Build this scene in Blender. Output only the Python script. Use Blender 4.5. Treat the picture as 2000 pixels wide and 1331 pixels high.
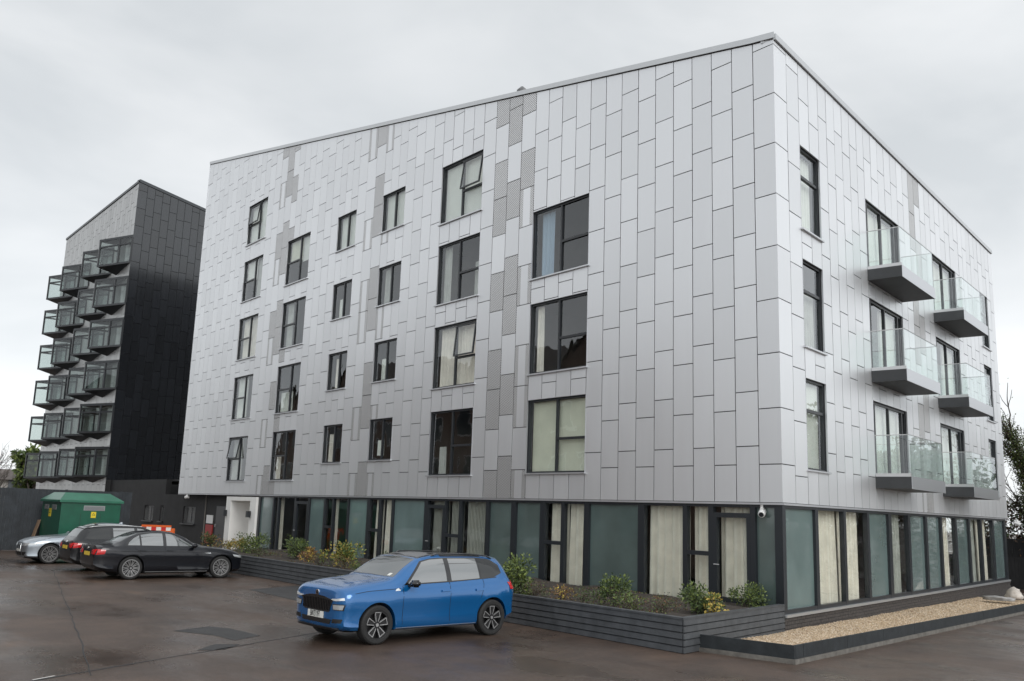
import bpy, bmesh, math, random
import numpy as np
from mathutils import Vector, Matrix
from mathutils.bvhtree import BVHTree
random.seed(7); RNG = np.random.default_rng(7)
for o in list(bpy.data.objects): bpy.data.objects.remove(o)
SC = bpy.context.scene; COL = SC.collection; PI = math.pi; rad = math.radians

# ---------------------------------------------------------------- camera
CAMP = Vector((12.096, -17.379, 2.149)); YAW, PITCH, ROLL = 0.894709, 0.183743, 0.033195
fw = Vector((-math.sin(YAW)*math.cos(PITCH), math.cos(YAW)*math.cos(PITCH), math.sin(PITCH)))
r0 = Vector((math.cos(YAW), math.sin(YAW), 0)); u0 = r0.cross(fw)
rt = r0*math.cos(ROLL)+u0*math.sin(ROLL); up = -r0*math.sin(ROLL)+u0*math.cos(ROLL)
cd = bpy.data.cameras.new('camera'); cam = bpy.data.objects.new('camera', cd); COL.objects.link(cam)
cd.sensor_width = 36; cd.lens = 1798.93/2000*36; cd.clip_start = 0.1; cd.clip_end = 3000
M = Matrix((rt, up, -fw)).transposed().to_4x4(); M.translation = CAMP; cam.matrix_world = M
SC.camera = cam

# ---------------------------------------------------------------- sky, sun, exposure
SUN_AZ, SUN_EL = rad(98), rad(30)      # azimuth from +Y towards +X
W = bpy.data.worlds.new('World'); SC.world = W; W.use_nodes = True
nt = W.node_tree; nt.nodes.clear(); N = nt.nodes.new; LK = nt.links.new
wo = N('ShaderNodeOutputWorld'); bg = N('ShaderNodeBackground'); bg.inputs[1].default_value = 0.1
sky = N('ShaderNodeTexSky'); sky.sky_type = 'NISHITA'; sky.sun_disc = False
sky.sun_elevation = SUN_EL; sky.sun_rotation = SUN_AZ
tc = N('ShaderNodeTexCoord'); mp = N('ShaderNodeMapping'); mp.inputs['Scale'].default_value = (1, 1, 2.6)
n1 = N('ShaderNodeTexNoise'); n1.inputs['Scale'].default_value = 2.1; n1.inputs['Detail'].default_value = 5; n1.inputs['Roughness'].default_value = .5
n1.inputs['Distortion'].default_value = .35
LK(tc.outputs['Generated'], mp.inputs[0]); LK(mp.outputs[0], n1.inputs['Vector'])
cr = N('ShaderNodeValToRGB'); cr.color_ramp.elements[0].position = .36; cr.color_ramp.elements[0].color = (7.4, 7.75, 8.0, 1)
cr.color_ramp.elements[1].position = .64; cr.color_ramp.elements[1].color = (9.6, 9.8, 9.95, 1)
LK(n1.outputs['Fac'], cr.inputs[0])
# thinner, brighter cloud low down and towards the veiled sun
sx = N('ShaderNodeSeparateXYZ'); LK(tc.outputs['Generated'], sx.inputs[0])
hz = N('ShaderNodeMapRange'); hz.inputs['From Min'].default_value = .02; hz.inputs['From Max'].default_value = .42
hz.inputs['To Min'].default_value = 1.26; hz.inputs['To Max'].default_value = 1.0; hz.interpolation_type = 'SMOOTHSTEP'
LK(sx.outputs['Z'], hz.inputs[0])
dt = N('ShaderNodeVectorMath'); dt.operation = 'DOT_PRODUCT'
dt.inputs[1].default_value = (math.sin(SUN_AZ)*math.cos(SUN_EL), math.cos(SUN_AZ)*math.cos(SUN_EL), math.sin(SUN_EL))
LK(tc.outputs['Generated'], dt.inputs[0])
sm = N('ShaderNodeMapRange'); sm.inputs['From Min'].default_value = -.3; sm.inputs['From Max'].default_value = 1
sm.inputs['To Min'].default_value = .94; sm.inputs['To Max'].default_value = 1.55; LK(dt.outputs['Value'], sm.inputs[0])
m1 = N('ShaderNodeMath'); m1.operation = 'MULTIPLY'; LK(hz.outputs[0], m1.inputs[0]); LK(sm.outputs[0], m1.inputs[1])
vs = N('ShaderNodeVectorMath'); vs.operation = 'SCALE'; LK(cr.outputs[0], vs.inputs[0]); LK(m1.outputs[0], vs.inputs['Scale'])
mx = N('ShaderNodeMixRGB'); mx.inputs[0].default_value = .93; LK(sky.outputs[0], mx.inputs[1]); LK(vs.outputs[0], mx.inputs[2])
LK(mx.outputs[0], bg.inputs[0]); LK(bg.outputs[0], wo.inputs[0])
sd = bpy.data.lights.new('sun', 'SUN'); sd.energy = 1.0; sd.angle = rad(25); sd.color = (1, .97, .93)
so = bpy.data.objects.new('sun', sd); COL.objects.link(so); so.location = (30, 10, 40)
sv = Vector((math.sin(SUN_AZ)*math.cos(SUN_EL), math.cos(SUN_AZ)*math.cos(SUN_EL), math.sin(SUN_EL)))
so.rotation_euler = sv.to_track_quat('Z', 'Y').to_euler()
SC.view_settings.view_transform = 'Standard'; SC.view_settings.look = 'None'
SC.view_settings.exposure = 0; SC.view_settings.gamma = 1; SC.view_settings.use_curve_mapping = False
SC.render.engine = 'CYCLES'; SC.cycles.max_bounces = 10; SC.cycles.transparent_max_bounces = 24

# ---------------------------------------------------------------- materials
def newmat(name):
    m = bpy.data.materials.new(name); m.use_nodes = True
    return m, m.node_tree.nodes, m.node_tree.links, m.node_tree.nodes['Principled BSDF']
def pmat(name, col, rough=.6, metal=0, spec=.5, noise=0, nscale=8, bump=0, bscale=60, coat=0, emit=None):
    m, n, l, b = newmat(name)
    b.inputs['Base Color'].default_value = (*col, 1); b.inputs['Roughness'].default_value = rough
    b.inputs['Metallic'].default_value = metal; b.inputs['Specular IOR Level'].default_value = spec
    b.inputs['Coat Weight'].default_value = coat; b.inputs['Coat Roughness'].default_value = .04
    t = n.new('ShaderNodeTexCoord')
    if noise:
        x = n.new('ShaderNodeTexNoise'); x.inputs['Scale'].default_value = nscale; x.inputs['Detail'].default_value = 6
        r = n.new('ShaderNodeMapRange'); r.inputs['From Min'].default_value = .3; r.inputs['From Max'].default_value = .7
        r.inputs['To Min'].default_value = 1-noise; r.inputs['To Max'].default_value = 1+noise
        v = n.new('ShaderNodeVectorMath'); v.operation = 'SCALE'; v.inputs[0].default_value = col
        l.new(t.outputs['Object'], x.inputs['Vector']); l.new(x.outputs['Fac'], r.inputs[0]); l.new(r.outputs[0], v.inputs['Scale'])
        l.new(v.outputs[0], b.inputs['Base Color'])
    if bump:
        x = n.new('ShaderNodeTexNoise'); x.inputs['Scale'].default_value = bscale; x.inputs['Detail'].default_value = 4
        bp = n.new('ShaderNodeBump'); bp.inputs['Strength'].default_value = bump; bp.inputs['Distance'].default_value = .02
        l.new(t.outputs['Object'], x.inputs['Vector']); l.new(x.outputs['Fac'], bp.inputs['Height']); l.new(bp.outputs[0], b.inputs['Normal'])
    return m
def cladmat(name, col, rough, metal, perf=False, tone=.06, streak=.05, coat=0):
    m, n, l, b = newmat(name)
    b.inputs['Roughness'].default_value = rough; b.inputs['Metallic'].default_value = metal
    b.inputs['Coat Weight'].default_value = coat; b.inputs['Coat Roughness'].default_value = .12
    a = n.new('ShaderNodeAttribute'); a.attribute_name = 'tone'
    r = n.new('ShaderNodeMapRange'); r.inputs['To Min'].default_value = 1-tone; r.inputs['To Max'].default_value = 1+tone*.5
    l.new(a.outputs['Fac'], r.inputs[0])
    uv = n.new('ShaderNodeTexCoord')
    # rain streaks and faint dirt
    mpn = n.new('ShaderNodeMapping'); mpn.inputs['Scale'].default_value = (5, 5, .22); l.new(uv.outputs['Object'], mpn.inputs[0])
    s = n.new('ShaderNodeTexNoise'); s.inputs['Scale'].default_value = 1.6; s.inputs['Detail'].default_value = 5; l.new(mpn.outputs[0], s.inputs['Vector'])
    sr = n.new('ShaderNodeMapRange'); sr.inputs['From Min'].default_value = .35; sr.inputs['From Max'].default_value = .65
    sr.inputs['To Min'].default_value = 1-streak; sr.inputs['To Max'].default_value = 1; l.new(s.outputs['Fac'], sr.inputs[0])
    mu = n.new('ShaderNodeMath'); mu.operation = 'MULTIPLY'; l.new(r.outputs[0], mu.inputs[0]); l.new(sr.outputs[0], mu.inputs[1])
    v = n.new('ShaderNodeVectorMath'); v.operation = 'SCALE'; v.inputs[0].default_value = col; l.new(mu.outputs[0], v.inputs['Scale'])
    out = v.outputs[0]
    rr = n.new('ShaderNodeMapRange'); rr.inputs['To Min'].default_value = rough-.05; rr.inputs['To Max'].default_value = rough+.08
    l.new(s.outputs['Fac'], rr.inputs[0]); l.new(rr.outputs[0], b.inputs['Roughness'])
    if perf:   # punched holes on a 45 degree grid, dark void behind
        w = n.new('ShaderNodeMapping'); w.inputs['Rotation'].default_value = (0, 0, PI/4); w.inputs['Scale'].default_value = (19, 19, 1)
        l.new(uv.outputs['UV'], w.inputs[0])
        fr = n.new('ShaderNodeVectorMath'); fr.operation = 'FRACTION'; l.new(w.outputs[0], fr.inputs[0])
        sb = n.new('ShaderNodeVectorMath'); sb.operation = 'SUBTRACT'; sb.inputs[1].default_value = (.5, .5, 0); l.new(fr.outputs[0], sb.inputs[0])
        mk = n.new('ShaderNodeVectorMath'); mk.operation = 'MULTIPLY'; mk.inputs[1].default_value = (1, 1, 0); l.new(sb.outputs[0], mk.inputs[0])
        ln = n.new('ShaderNodeVectorMath'); ln.operation = 'LENGTH'; l.new(mk.outputs[0], ln.inputs[0])
        lt = n.new('ShaderNodeMath'); lt.operation = 'LESS_THAN'; lt.inputs[1].default_value = .34; l.new(ln.outputs['Value'], lt.inputs[0])
        void = n.new('ShaderNodeBsdfDiffuse'); void.inputs['Color'].default_value = (.15, .147, .143, 1)
        ms = n.new('ShaderNodeMixShader'); l.new(lt.outputs[0], ms.inputs[0]); l.new(b.outputs[0], ms.inputs[1]); l.new(void.outputs[0], ms.inputs[2])
        l.new(ms.outputs[0], n['Material Output'].inputs[0])
    l.new(out, b.inputs['Base Color'])
    return m
def glassmat(name, tint=(.9, .93, .92), ior=1.6, rough=.015, warp=.0):
    m, n, l, b = newmat(name); n.remove(b)
    t = n.new('ShaderNodeBsdfTransparent'); t.inputs[0].default_value = (*tint, 1)
    g = n.new('ShaderNodeBsdfGlossy'); g.inputs['Roughness'].default_value = rough; g.inputs[0].default_value = (.96, .98, 1, 1)
    f0_ = n.new('ShaderNodeFresnel'); f0_.inputs[0].default_value = ior; ge = n.new('ShaderNodeNewGeometry')
    f = n.new('ShaderNodeMath'); f.operation = 'MULTIPLY'; inv = n.new('ShaderNodeMath'); inv.operation = 'SUBTRACT'; inv.inputs[0].default_value = 1
    l.new(ge.outputs['Backfacing'], inv.inputs[1]); l.new(f0_.outputs[0], f.inputs[0]); l.new(inv.outputs[0], f.inputs[1])
    if warp:
        tcx = n.new('ShaderNodeTexCoord'); x = n.new('ShaderNodeTexNoise'); x.inputs['Scale'].default_value = 1.1
        bp = n.new('ShaderNodeBump'); bp.inputs['Strength'].default_value = warp; bp.inputs['Distance'].default_value = .05
        l.new(tcx.outputs['Object'], x.inputs['Vector']); l.new(x.outputs['Fac'], bp.inputs['Height']); l.new(bp.outputs[0], g.inputs['Normal'])
    ms = n.new('ShaderNodeMixShader'); l.new(f.outputs[0], ms.inputs[0]); l.new(t.outputs[0], ms.inputs[1]); l.new(g.outputs[0], ms.inputs[2])
    l.new(ms.outputs[0], n['Material Output'].inputs[0]); return m
def asphalt():
    m, n, l, b = newmat('wet_asphalt'); t = n.new('ShaderNodeTexCoord')
    def noise(sc, det=5, ro=.55, stretch=None):
        x = n.new('ShaderNodeTexNoise'); x.inputs['Scale'].default_value = sc; x.inputs['Detail'].default_value = det; x.inputs['Roughness'].default_value = ro
        if stretch:
            q = n.new('ShaderNodeMapping'); q.inputs['Scale'].default_value = stretch; q.inputs['Rotation'].default_value = (0, 0, .35)
            l.new(t.outputs['Object'], q.inputs[0]); l.new(q.outputs[0], x.inputs['Vector'])
        else: l.new(t.outputs['Object'], x.inputs['Vector'])
        return x.outputs['Fac']
    def ramp(f, a, b_, c0, c1):
        r = n.new('ShaderNodeValToRGB'); r.color_ramp.elements[0].position = a; r.color_ramp.elements[1].position = b_
        r.color_ramp.elements[0].color = c0; r.color_ramp.elements[1].color = c1; l.new(f, r.inputs[0]); return r.outputs[0]
    def mul(a, b_):
        x = n.new('ShaderNodeMixRGB'); x.blend_type = 'MULTIPLY'; x.inputs[0].default_value = 1; l.new(a, x.inputs[1]); l.new(b_, x.inputs[2]); return x.outputs[0]
    big = ramp(noise(.22, 6, .6), .3, .72, (.054, .037, .029, 1), (.108, .076, .059, 1))
    mid = ramp(noise(1.3, 9, .72, (1, .5, 1)), .3, .7, (.62, .63, .65, 1), (1.28, 1.25, 1.2, 1))
    fine = ramp(noise(34, 4, .8), .32, .68, (.5, .5, .5, 1), (1.5, 1.48, 1.45, 1))
    silt = ramp(noise(.5, 5, .6, (.5, 1.6, 1)), .62, .78, (1, 1, 1, 1), (1.7, 1.55, 1.35, 1))
    l.new(mul(mul(mul(big, mid), fine), silt), b.inputs['Base Color'])
    wet = ramp(noise(.33, 6, .58, (.55, 1.2, 1)), .43, .62, (.56, .56, .56, 1), (.17, .17, .17, 1))
    sxy = n.new('ShaderNodeSeparateXYZ'); l.new(t.outputs['Object'], sxy.inputs[0])
    l.new(wet, b.inputs['Roughness']); b.inputs['Specular IOR Level'].default_value = .42
    bp = n.new('ShaderNodeBump'); bp.inputs['Strength'].default_value = .35; bp.inputs['Distance'].default_value = .006
    l.new(noise(85, 3, .7), bp.inputs['Height']); l.new(bp.outputs[0], b.inputs['Normal'])
    return m
SILV = cladmat('silver_cladding', (.77, .78, .795), .40, .70, streak=.012, tone=.06)
PERF = cladmat('perforated_cladding', (.75, .75, .755), .40, .70, perf=True, streak=.008)
BLKC = cladmat('charcoal_cladding', (.015, .017, .021), .22, .0, tone=.3, streak=.2, coat=.9)
TSIL = cladmat('tower_silver_cladding', (.44, .44, .435), .38, .85, tone=.12)
JOINT = pmat('joint_backing', (.035, .036, .04), .8)
COPE = pmat('coping_metal', (.56, .57, .58), .4, .8)
COPD = pmat('dark_coping', (.07, .075, .08), .4, .5)
FRAME = pmat('window_frame_paint', (.022, .025, .029), .38, 0, .5)
FRAMEB = pmat('glazing_frame_paint', (.018, .022, .027), .36, 0, .5)
LINE = pmat('silver_reveal', (.62, .63, .65), .4, .8)
GLASS = glassmat('window_glass', (.95, .97, .96), 1.9, .012, .12)
GLASSR = glassmat('coated_glass', (.95, .97, .96), 2.9, .012, .12)
GLASSG = glassmat('shopfront_glass', (.94, .96, .94), 1.55, .012, .18)
GLASSB = glassmat('balustrade_glass', (.955, .985, .972), 2.1, .01)
GLASST = glassmat('bay_glass', (.86, .89, .88), 1.6, .02)
FROST = pmat('frosted_glass', (.150, .212, .206), .25, 0, .5, .14, .9, coat=1)
FROST2 = pmat('frosted_glass_dim', (.095, .132, .125), .25, 0, .5, .18, .9, coat=1)
BLIND = pmat('cream_blind', (.74, .73, .61), .8, noise=.06, nscale=2)
BLINDW = pmat('white_blind', (.84, .84, .80), .8, noise=.05, nscale=2)
CURT = pmat('cream_curtain', (.88, .81, .74), .85, noise=.1, nscale=3)
CURTG = pmat('grey_curtain', (.50, .50, .48), .85, noise=.15, nscale=3)
CURTB = pmat('blue_curtain', (.36, .46, .58), .85)
SLAT = pmat('slat_blind', (.42, .41, .38), .7)
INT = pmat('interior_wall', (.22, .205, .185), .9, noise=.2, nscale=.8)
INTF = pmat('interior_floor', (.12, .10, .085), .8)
BALD = pmat('balcony_soffit', (.05, .053, .056), .5, .2, noise=.15, nscale=2)
BALS = pmat('balcony_fascia', (.55, .56, .58), .34, .85)
STEEL = pmat('brushed_steel', (.6, .6, .6), .3, .95)
BRICKD = pmat('dark_brick', (.06, .053, .05), .8, noise=.3, nscale=14, bump=.5, bscale=30)
RENDW = pmat('white_render', (.90, .89, .86), .7, noise=.03, nscale=1.5)
RENDK = pmat('black_render', (.020, .020, .021), .7, noise=.25, nscale=2, bump=.3, bscale=40)
DOORC = pmat('beige_door', (.60, .53, .46), .6)
PLANK = pmat('grey_composite_board', (.060, .064, .069), .55, noise=.25, nscale=5, bump=.25, bscale=30)
SLEEP = pmat('dark_board', (.026, .030, .033), .62, 0, .3, noise=.25, nscale=5, bump=.3, bscale=40)
KERB = pmat('concrete_footing', (.15, .14, .125), .9, noise=.3, nscale=6, bump=.4)
SOIL = pmat('soil', (.045, .035, .028), .95, noise=.4, nscale=7, bump=1, bscale=20)
WHITEP = pmat('white_plastic', (.75, .75, .74), .4)
ASPH = asphalt()
TAR = pmat('dark_asphalt_patch', (.032, .031, .031), .62, noise=.25, nscale=3, bump=.3, bscale=80)
TARL = pmat('tar_seam', (.018, .019, .021), .55, noise=.3, nscale=6)
ROADP = pmat('road_paint', (.62, .6, .57), .7, noise=.2, nscale=9)

# ---------------------------------------------------------------- helpers
def tag(o, label, cat, group=None):
    o['label'] = label; o['category'] = cat
    if group: o['group'] = group
    return o
def empty(name, loc=(0, 0, 0)):
    o = bpy.data.objects.new(name, None); COL.objects.link(o); o.location = loc; o.empty_display_size = .2; return o
class MB:
    def __init__(s): s.v = []; s.f = []; s.m = []; s.uv = []; s.t = []
    def poly(s, pts, mi=0, tone=.5, uv=None):
        k = len(s.v); s.v += [tuple(p) for p in pts]; s.f.append(tuple(range(k, k+len(pts)))); s.m.append(mi); s.t.append(tone); return s
    def hexa(s, p, mi=0, tone=.5):      # p: 8 corners, bottom loop 0-3, top loop 4-7
        k = len(s.v); s.v += [tuple(q) for q in p]
        for f in ((3, 2, 1, 0), (4, 5, 6, 7), (0, 1, 5, 4), (1, 2, 6, 5), (2, 3, 7, 6), (3, 0, 4, 7)):
            s.f.append(tuple(k+i for i in f)); s.m.append(mi); s.t.append(tone)
        return s
    def box(s, a, b, mi=0):
        x0, y0, z0 = a; x1, y1, z1 = b
        return s.hexa([(x0, y0, z0), (x1, y0, z0), (x1, y1, z0), (x0, y1, z0), (x0, y0, z1), (x1, y0, z1), (x1, y1, z1), (x0, y1, z1)], mi)
    def fbox(s, F, ua, ub, za, zb, oa, ob, mi=0, zb2=None, tone=.5, za2=None):   # box on a facade; zb at ua, zb2 at ub
        zb2 = zb if zb2 is None else zb2; za2 = za if za2 is None else za2
        return s.hexa([F(ua, za, oa), F(ub, za2, oa), F(ub, za2, ob), F(ua, za, ob), F(ua, zb, oa), F(ub, zb2, oa), F(ub, zb2, ob), F(ua, zb, ob)], mi, tone)
    def tube(s, pts, r, n=8, mi=0):
        pts = [Vector(p) for p in pts]; rs = r if isinstance(r, (list, tuple)) else [r]*len(pts); rings = []
        for i, p in enumerate(pts):
            d = (pts[min(i+1, len(pts)-1)]-pts[max(i-1, 0)]).normalized()
            a = d.cross(Vector((0, 0, 1)) if abs(d.z) < .9 else Vector((1, 0, 0))).normalized(); b = d.cross(a)
            k = len(s.v); rings.append(k)
            for j in range(n):
                w = 2*PI*j/n; s.v.append(tuple(p+(a*math.cos(w)+b*math.sin(w))*rs[i]))
        for i in range(len(rings)-1):
            for j in range(n):
                s.f.append((rings[i]+j, rings[i]+(j+1) % n, rings[i+1]+(j+1) % n, rings[i+1]+j)); s.m.append(mi); s.t.append(.5)
        for k in (rings[0], rings[-1]): s.f.append(tuple(k+j for j in range(n))); s.m.append(mi); s.t.append(.5)
        return s
    def build(s, name, mats, parent=None, smooth=False, uvf=None, kind=None, loc=None, attr=False, recalc=True):
        me = bpy.data.meshes.new(name); vs = s.v
        if loc is not None: vs = [(x-loc[0], y-loc[1], z-loc[2]) for x, y, z in vs]
        me.from_pydata(vs, [], s.f)
        for m in (mats if isinstance(mats, (list, tuple)) else [mats]): me.materials.append(m)
        me.polygons.foreach_set('material_index', s.m)
        if recalc:
            bm = bmesh.new(); bm.from_mesh(me); bmesh.ops.recalc_face_normals(bm, faces=bm.faces); bm.to_mesh(me); bm.free()
        if smooth: me.polygons.foreach_set('use_smooth', [True]*len(me.polygons))
        if attr:
            a = me.attributes.new('tone', 'FLOAT', 'FACE'); a.data.foreach_set('value', s.t)
        if uvf:
            ul = me.uv_layers.new(name='UVMap')
            for lp in me.loops: ul.data[lp.index].uv = uvf(vs[lp.vertex_index])
        me.update()
        o = bpy.data.objects.new(name, me); COL.objects.link(o)
        if parent is not None: o.parent = parent
        if loc is not None: o.location = loc
        if kind: o['kind'] = kind
        return o
def gz(x, y): return -.21-.0165*max(0, y+4)
A = 1.776622; DR = (math.cos(A), math.sin(A)); NR = (math.sin(A), -math.cos(A))
MIT = (1+math.cos(PI-A))/math.sin(A)   # mitre factor for points right on the corner
def FL(u, z, o=0): return ((MIT*o if u <= 1e-6 else -u), -o, z)
def FR(u, z, o=0):
    if u <= 1e-6: return (MIT*o, -o, z)
    return (DR[0]*u+NR[0]*o, DR[1]*u+NR[1]*o, z)
def uvL(v): return (-v[0], v[2])
def uvR(v): return (v[0]*DR[0]+v[1]*DR[1], v[2])

# ---------------------------------------------------------------- ground
g = MB(); xs = [-600, -120, -60, -30, 0, 30, 60, 120, 600]; ys = [-600, -120, -60, -25, -4, 25, 60, 120, 600]
def gclamp(y): return max(-60, min(60, y))
for i in range(8):
    for j in range(8):
        g.poly([(x, y, gz(x, gclamp(y))) for x, y in ((xs[i], ys[j]), (xs[i+1], ys[j]), (xs[i+1], ys[j+1]), (xs[i], ys[j+1]))])
ground = g.build('car_park', ASPH, kind='structure')
def sheet(name, pts, mat, dz=.004):
    return MB().poly([(x, y, gz(x, y)+dz) for x, y in pts]).build(name, mat, ground)
sheet('asphalt_patch', [(-12.91, -6.38), (-13.7, -4.5), (-10.0, -4.45), (-8.6, -6.3), (-9.48, -6.5)], TAR)
sheet('asphalt_patch', [(-5.49, -11.05), (-5.84, -10.22), (-5.4, -10.0), (-4.25, -9.88), (-3.87, -10.53), (-4.6, -10.6)], TAR)
sheet('asphalt_patch', [(-3.06, -11.51), (-3.6, -11.0), (-3.41, -10.63), (-2.97, -11.07)], TAR)
def strip(name, pts, w, mat, jit=0, dz=.004):
    m = MB(); L = []; R_ = []
    for i, p in enumerate(pts):
        a = Vector(pts[max(i-1, 0)]); b = Vector(pts[min(i+1, len(pts)-1)]); d = (b-a).normalized(); nn = Vector((-d.y, d.x))
        c = Vector(p)+nn*random.uniform(-jit, jit); ww = w*random.uniform(.6, 1.2) if jit else w
        L.append(c+nn*ww/2); R_.append(c-nn*ww/2)
    for i in range(len(pts)-1):
        m.poly([(q.x, q.y, gz(q.x, q.y)+dz) for q in (L[i], R_[i], R_[i+1], L[i+1])])
    return m.build(name, mat, ground)
def lerpn(a, b, n): return [(a[0]+(b[0]-a[0])*i/n, a[1]+(b[1]-a[1])*i/n) for i in range(n+1)]
strip('tar_seam', lerpn((-.1, -17.2), (-1.31, -14.67), 4)+lerpn((-1.31, -14.67), (-4.06, -9.06), 14)[1:]+lerpn((-4.06, -9.06), (-4.6, -7.9), 3)[1:], .05, TARL, .008)
strip('asphalt_crack', lerpn((-21.6, -9.4), (-8.68, -12.01), 26)+lerpn((-8.68, -12.01), (-1.56, -13.49), 18)[1:], .022, TARL, .02, .005)
strip('painted_mark', [(-1.55, -14.23), (-1.73, -13.92)], .035, ROADP, 0, .009)

# ---------------------------------------------------------------- silver apartment building
ZC = 2.54; UL_, UR_ = 37.15, 21.92
def roofL(u): return 13.59+.19*u if u < .57 else 13.70+.1982*(u-.57)
def roofR(u): return 13.59
H = 2.9
bld = empty('apartment_building', (0, 0, 0))
tag(bld, 'silver panel-clad apartment block with sloping roof, glass balconies and glazed ground floor', 'building')
winL = {}   # col: (u0,u1,ztop,zbot,rows)
for c, a in dict(A=(28.75, 30.97, 5.20, 3.14, 5), B=(23.86, 26.12, 5.25, 3.15, 4), C=(19.84, 21.39, 5.29, 3.79, 4),
                 D=(16.19, 17.79, 5.33, 3.82, 4), E=(11.38, 13.78, 5.36, 3.24, 4), F=(6.21, 8.69, 5.39, 3.26, 3)).items(): winL[c] = a
opL = [(a[0], a[1], a[3]+H*r, a[2]+H*r, c, r+1) for c, a in winL.items() for r in range(a[4])]
opR = []
for r in range(3):
    opR.append((1.42, 2.70, 3.325+H*r, 5.47+H*r, 'G', r+2))
    opR.append((6.17, 9.21, 3.12+.29+2.885*r-.0, 5.47+H*r, 'H', r+2))
    opR.append((12.80, 15.85, 3.12+.29+2.885*r, 5.48+H*r, 'I', r+2))
    opR.append((19.45, 20.72, 3.325+H*r, 5.50+H*r, 'J', r+2))
def cols_between(bounds):
    out = []
    for a, b, n in bounds:
        for i in range(n): out.append((a+(b-a)*i/n, a+(b-a)*(i+1)/n))
    return out
colL = cols_between([(0, .55, 1), (.55, 6.21, 9), (6.21, 8.69, 4), (8.69, 11.38, 4), (11.38, 13.78, 4), (13.78, 16.19, 4), (16.19, 17.79, 3),
                     (17.79, 19.84, 3), (19.84, 21.39, 3), (21.39, 23.86, 4), (23.86, 26.12, 4), (26.12, 28.75, 4), (28.75, 30.97, 4), (30.97, UL_, 10)])
colR = cols_between([(0, .69, 1), (.69, 1.42, 1), (1.42, 2.70, 2), (2.70, 6.17, 6), (6.17, 9.21, 5), (9.21, 12.80, 6), (12.80, 15.85, 5), (15.85, 19.45, 6), (19.45, 20.72, 2), (20.72, UR_, 2)])
perfL = {14: 'pxppxpxpPxPP', 15: 'PxPxPPxPxPPPP', 16: 'PxPPxPxPPxPPP', 28: 'pxpxxppxpxxpPxPPx', 29: 'PxPPxPPxPPxPPxPxPP', 30: 'pxpxxppxpxxpPxPPP',
         43: 'PxxPxPPxPPxPPPP', 42: 'PxPPxPPxPPxPxPPP', 44: 'pxpxxpPxpPxpxPPP'}
perfR = {17: 'pxPxPPxPPP', 18: 'PxPxPxPxPP'}
GAP = .011; TH = .035
allp = []    # (distance, facade, polygons)
def panels(F, cols, ops, roof, perf, phase):
    tot = UL_ if F is FL else UR_
    for ci, (ua, ub) in enumerate(cols):
        um = (ua+ub)/2; zt0, zt1 = roof(ua+1e-5)-.175, roof(ub)-.175; zmax = max(zt0, zt1)
        j0 = 3.37 if (ci % 2 == 0) else 3.785
        if F is FR and ci == 1: j0 = 3.15
        if F is FR and ci > 1: j0 = 3.80 if ci % 2 == 0 else 3.38
        js = [ZC]+[j0+1.2435*k for k in range(0, 16) if ZC+.1 < j0+1.2435*k < min(zt0, zt1)-.09]
        segs = [(js[i], js[i+1] if i+1 < len(js) else None) for i in range(len(js))]
        for k, (za, zb) in enumerate(segs):
            zb_ = zmax if zb is None else zb
            cut = sorted([(o[2], o[3]) for o in ops if o[0] < um < o[1] and o[2] < zb_ and o[3] > za])
            parts = []; z = za
            for c0, c1 in cut:
                if c0 > z+.05: parts.append((z, c0, False))
                z = max(z, c1)
            if z < zb_-.05: parts.append((z, zb, zb is None))
            for pa, pb, istop in parts:
                P_ = 'x'
                if ci in perf and k < len(perf[ci]): P_ = perf[ci][k]
                vg = .0055 if F is FL and ua > 14 else GAP; a_ = ua+(vg if ua > 0 else 0); b_ = ub-(vg if ub < tot else -0.0)
                t0, t1 = (zt0, zt1) if istop else (pb-GAP, pb-GAP)
                allp.append((F, a_, b_, pa+(GAP if pa > ZC+.01 else 0), t0, t1, P_))
panels(FL, colL, opL, roofL, perfL, 0); panels(FR, colR, opR, roofR, perfR, 0)
def psize(p):
    F, a, b, z, t0, t1, P_ = p; q = Vector(F((a+b)/2, (z+t0)/2)); d = (q-CAMP)
    n_ = Vector((0, -1, 0)) if F is FL else Vector((NR[0], NR[1], 0))
    return (b-a)*(t0-z)*abs(d.normalized().dot(n_))/d.length_squared
allp.sort(key=psize, reverse=True)
rest = {FL: MB(), FR: MB()}; npan = {'panel': 0, 'perforated_panel': 0}
def addpanel(m, p):
    F, a, b, z, t0, t1, P_ = p; tone = random.random(); o = TH+random.uniform(-.002, .002)
    tw = [random.uniform(-.0016, .0016) for _ in range(4)]
    def hexp(a, b, mi, tz0, tz1):
        m.hexa([F(a, z, .004), F(b, z, .004), F(b, z, o+tw[0]), F(a, z, o+tw[1]), F(a, tz0, .004), F(b, tz1, .004), F(b, tz1, o+tw[2]), F(a, tz0, o+tw[3])], mi, tone)
    if P_ == 'p':
        w = (b-a); c1, c2 = a+w*.24, b-w*.24
        hexp(a, c1, 1, t0, t0+(t1-t0)*.24); hexp(c1, c2, 0, t0+(t1-t0)*.24, t0+(t1-t0)*.76); hexp(c2, b, 1, t0+(t1-t0)*.76, t1)
    else: hexp(a, b, 1 if P_ == 'P' else 0, t0, t1)
for p in allp:
    nm = 'panel' if p[6] == 'x' else 'perforated_panel'
    if npan[nm] < 300:
        npan[nm] += 1; m = MB(); addpanel(m, p)
        m.build(nm, [SILV, PERF], bld, uvf=uvL if p[0] is FL else uvR, attr=True)
    else: addpanel(rest[p[0]], p)
for F, m in rest.items():
    if m.f: m.build('panel_field', [SILV, PERF], bld, uvf=uvL if F is FL else uvR, attr=True, kind='stuff')
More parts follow.
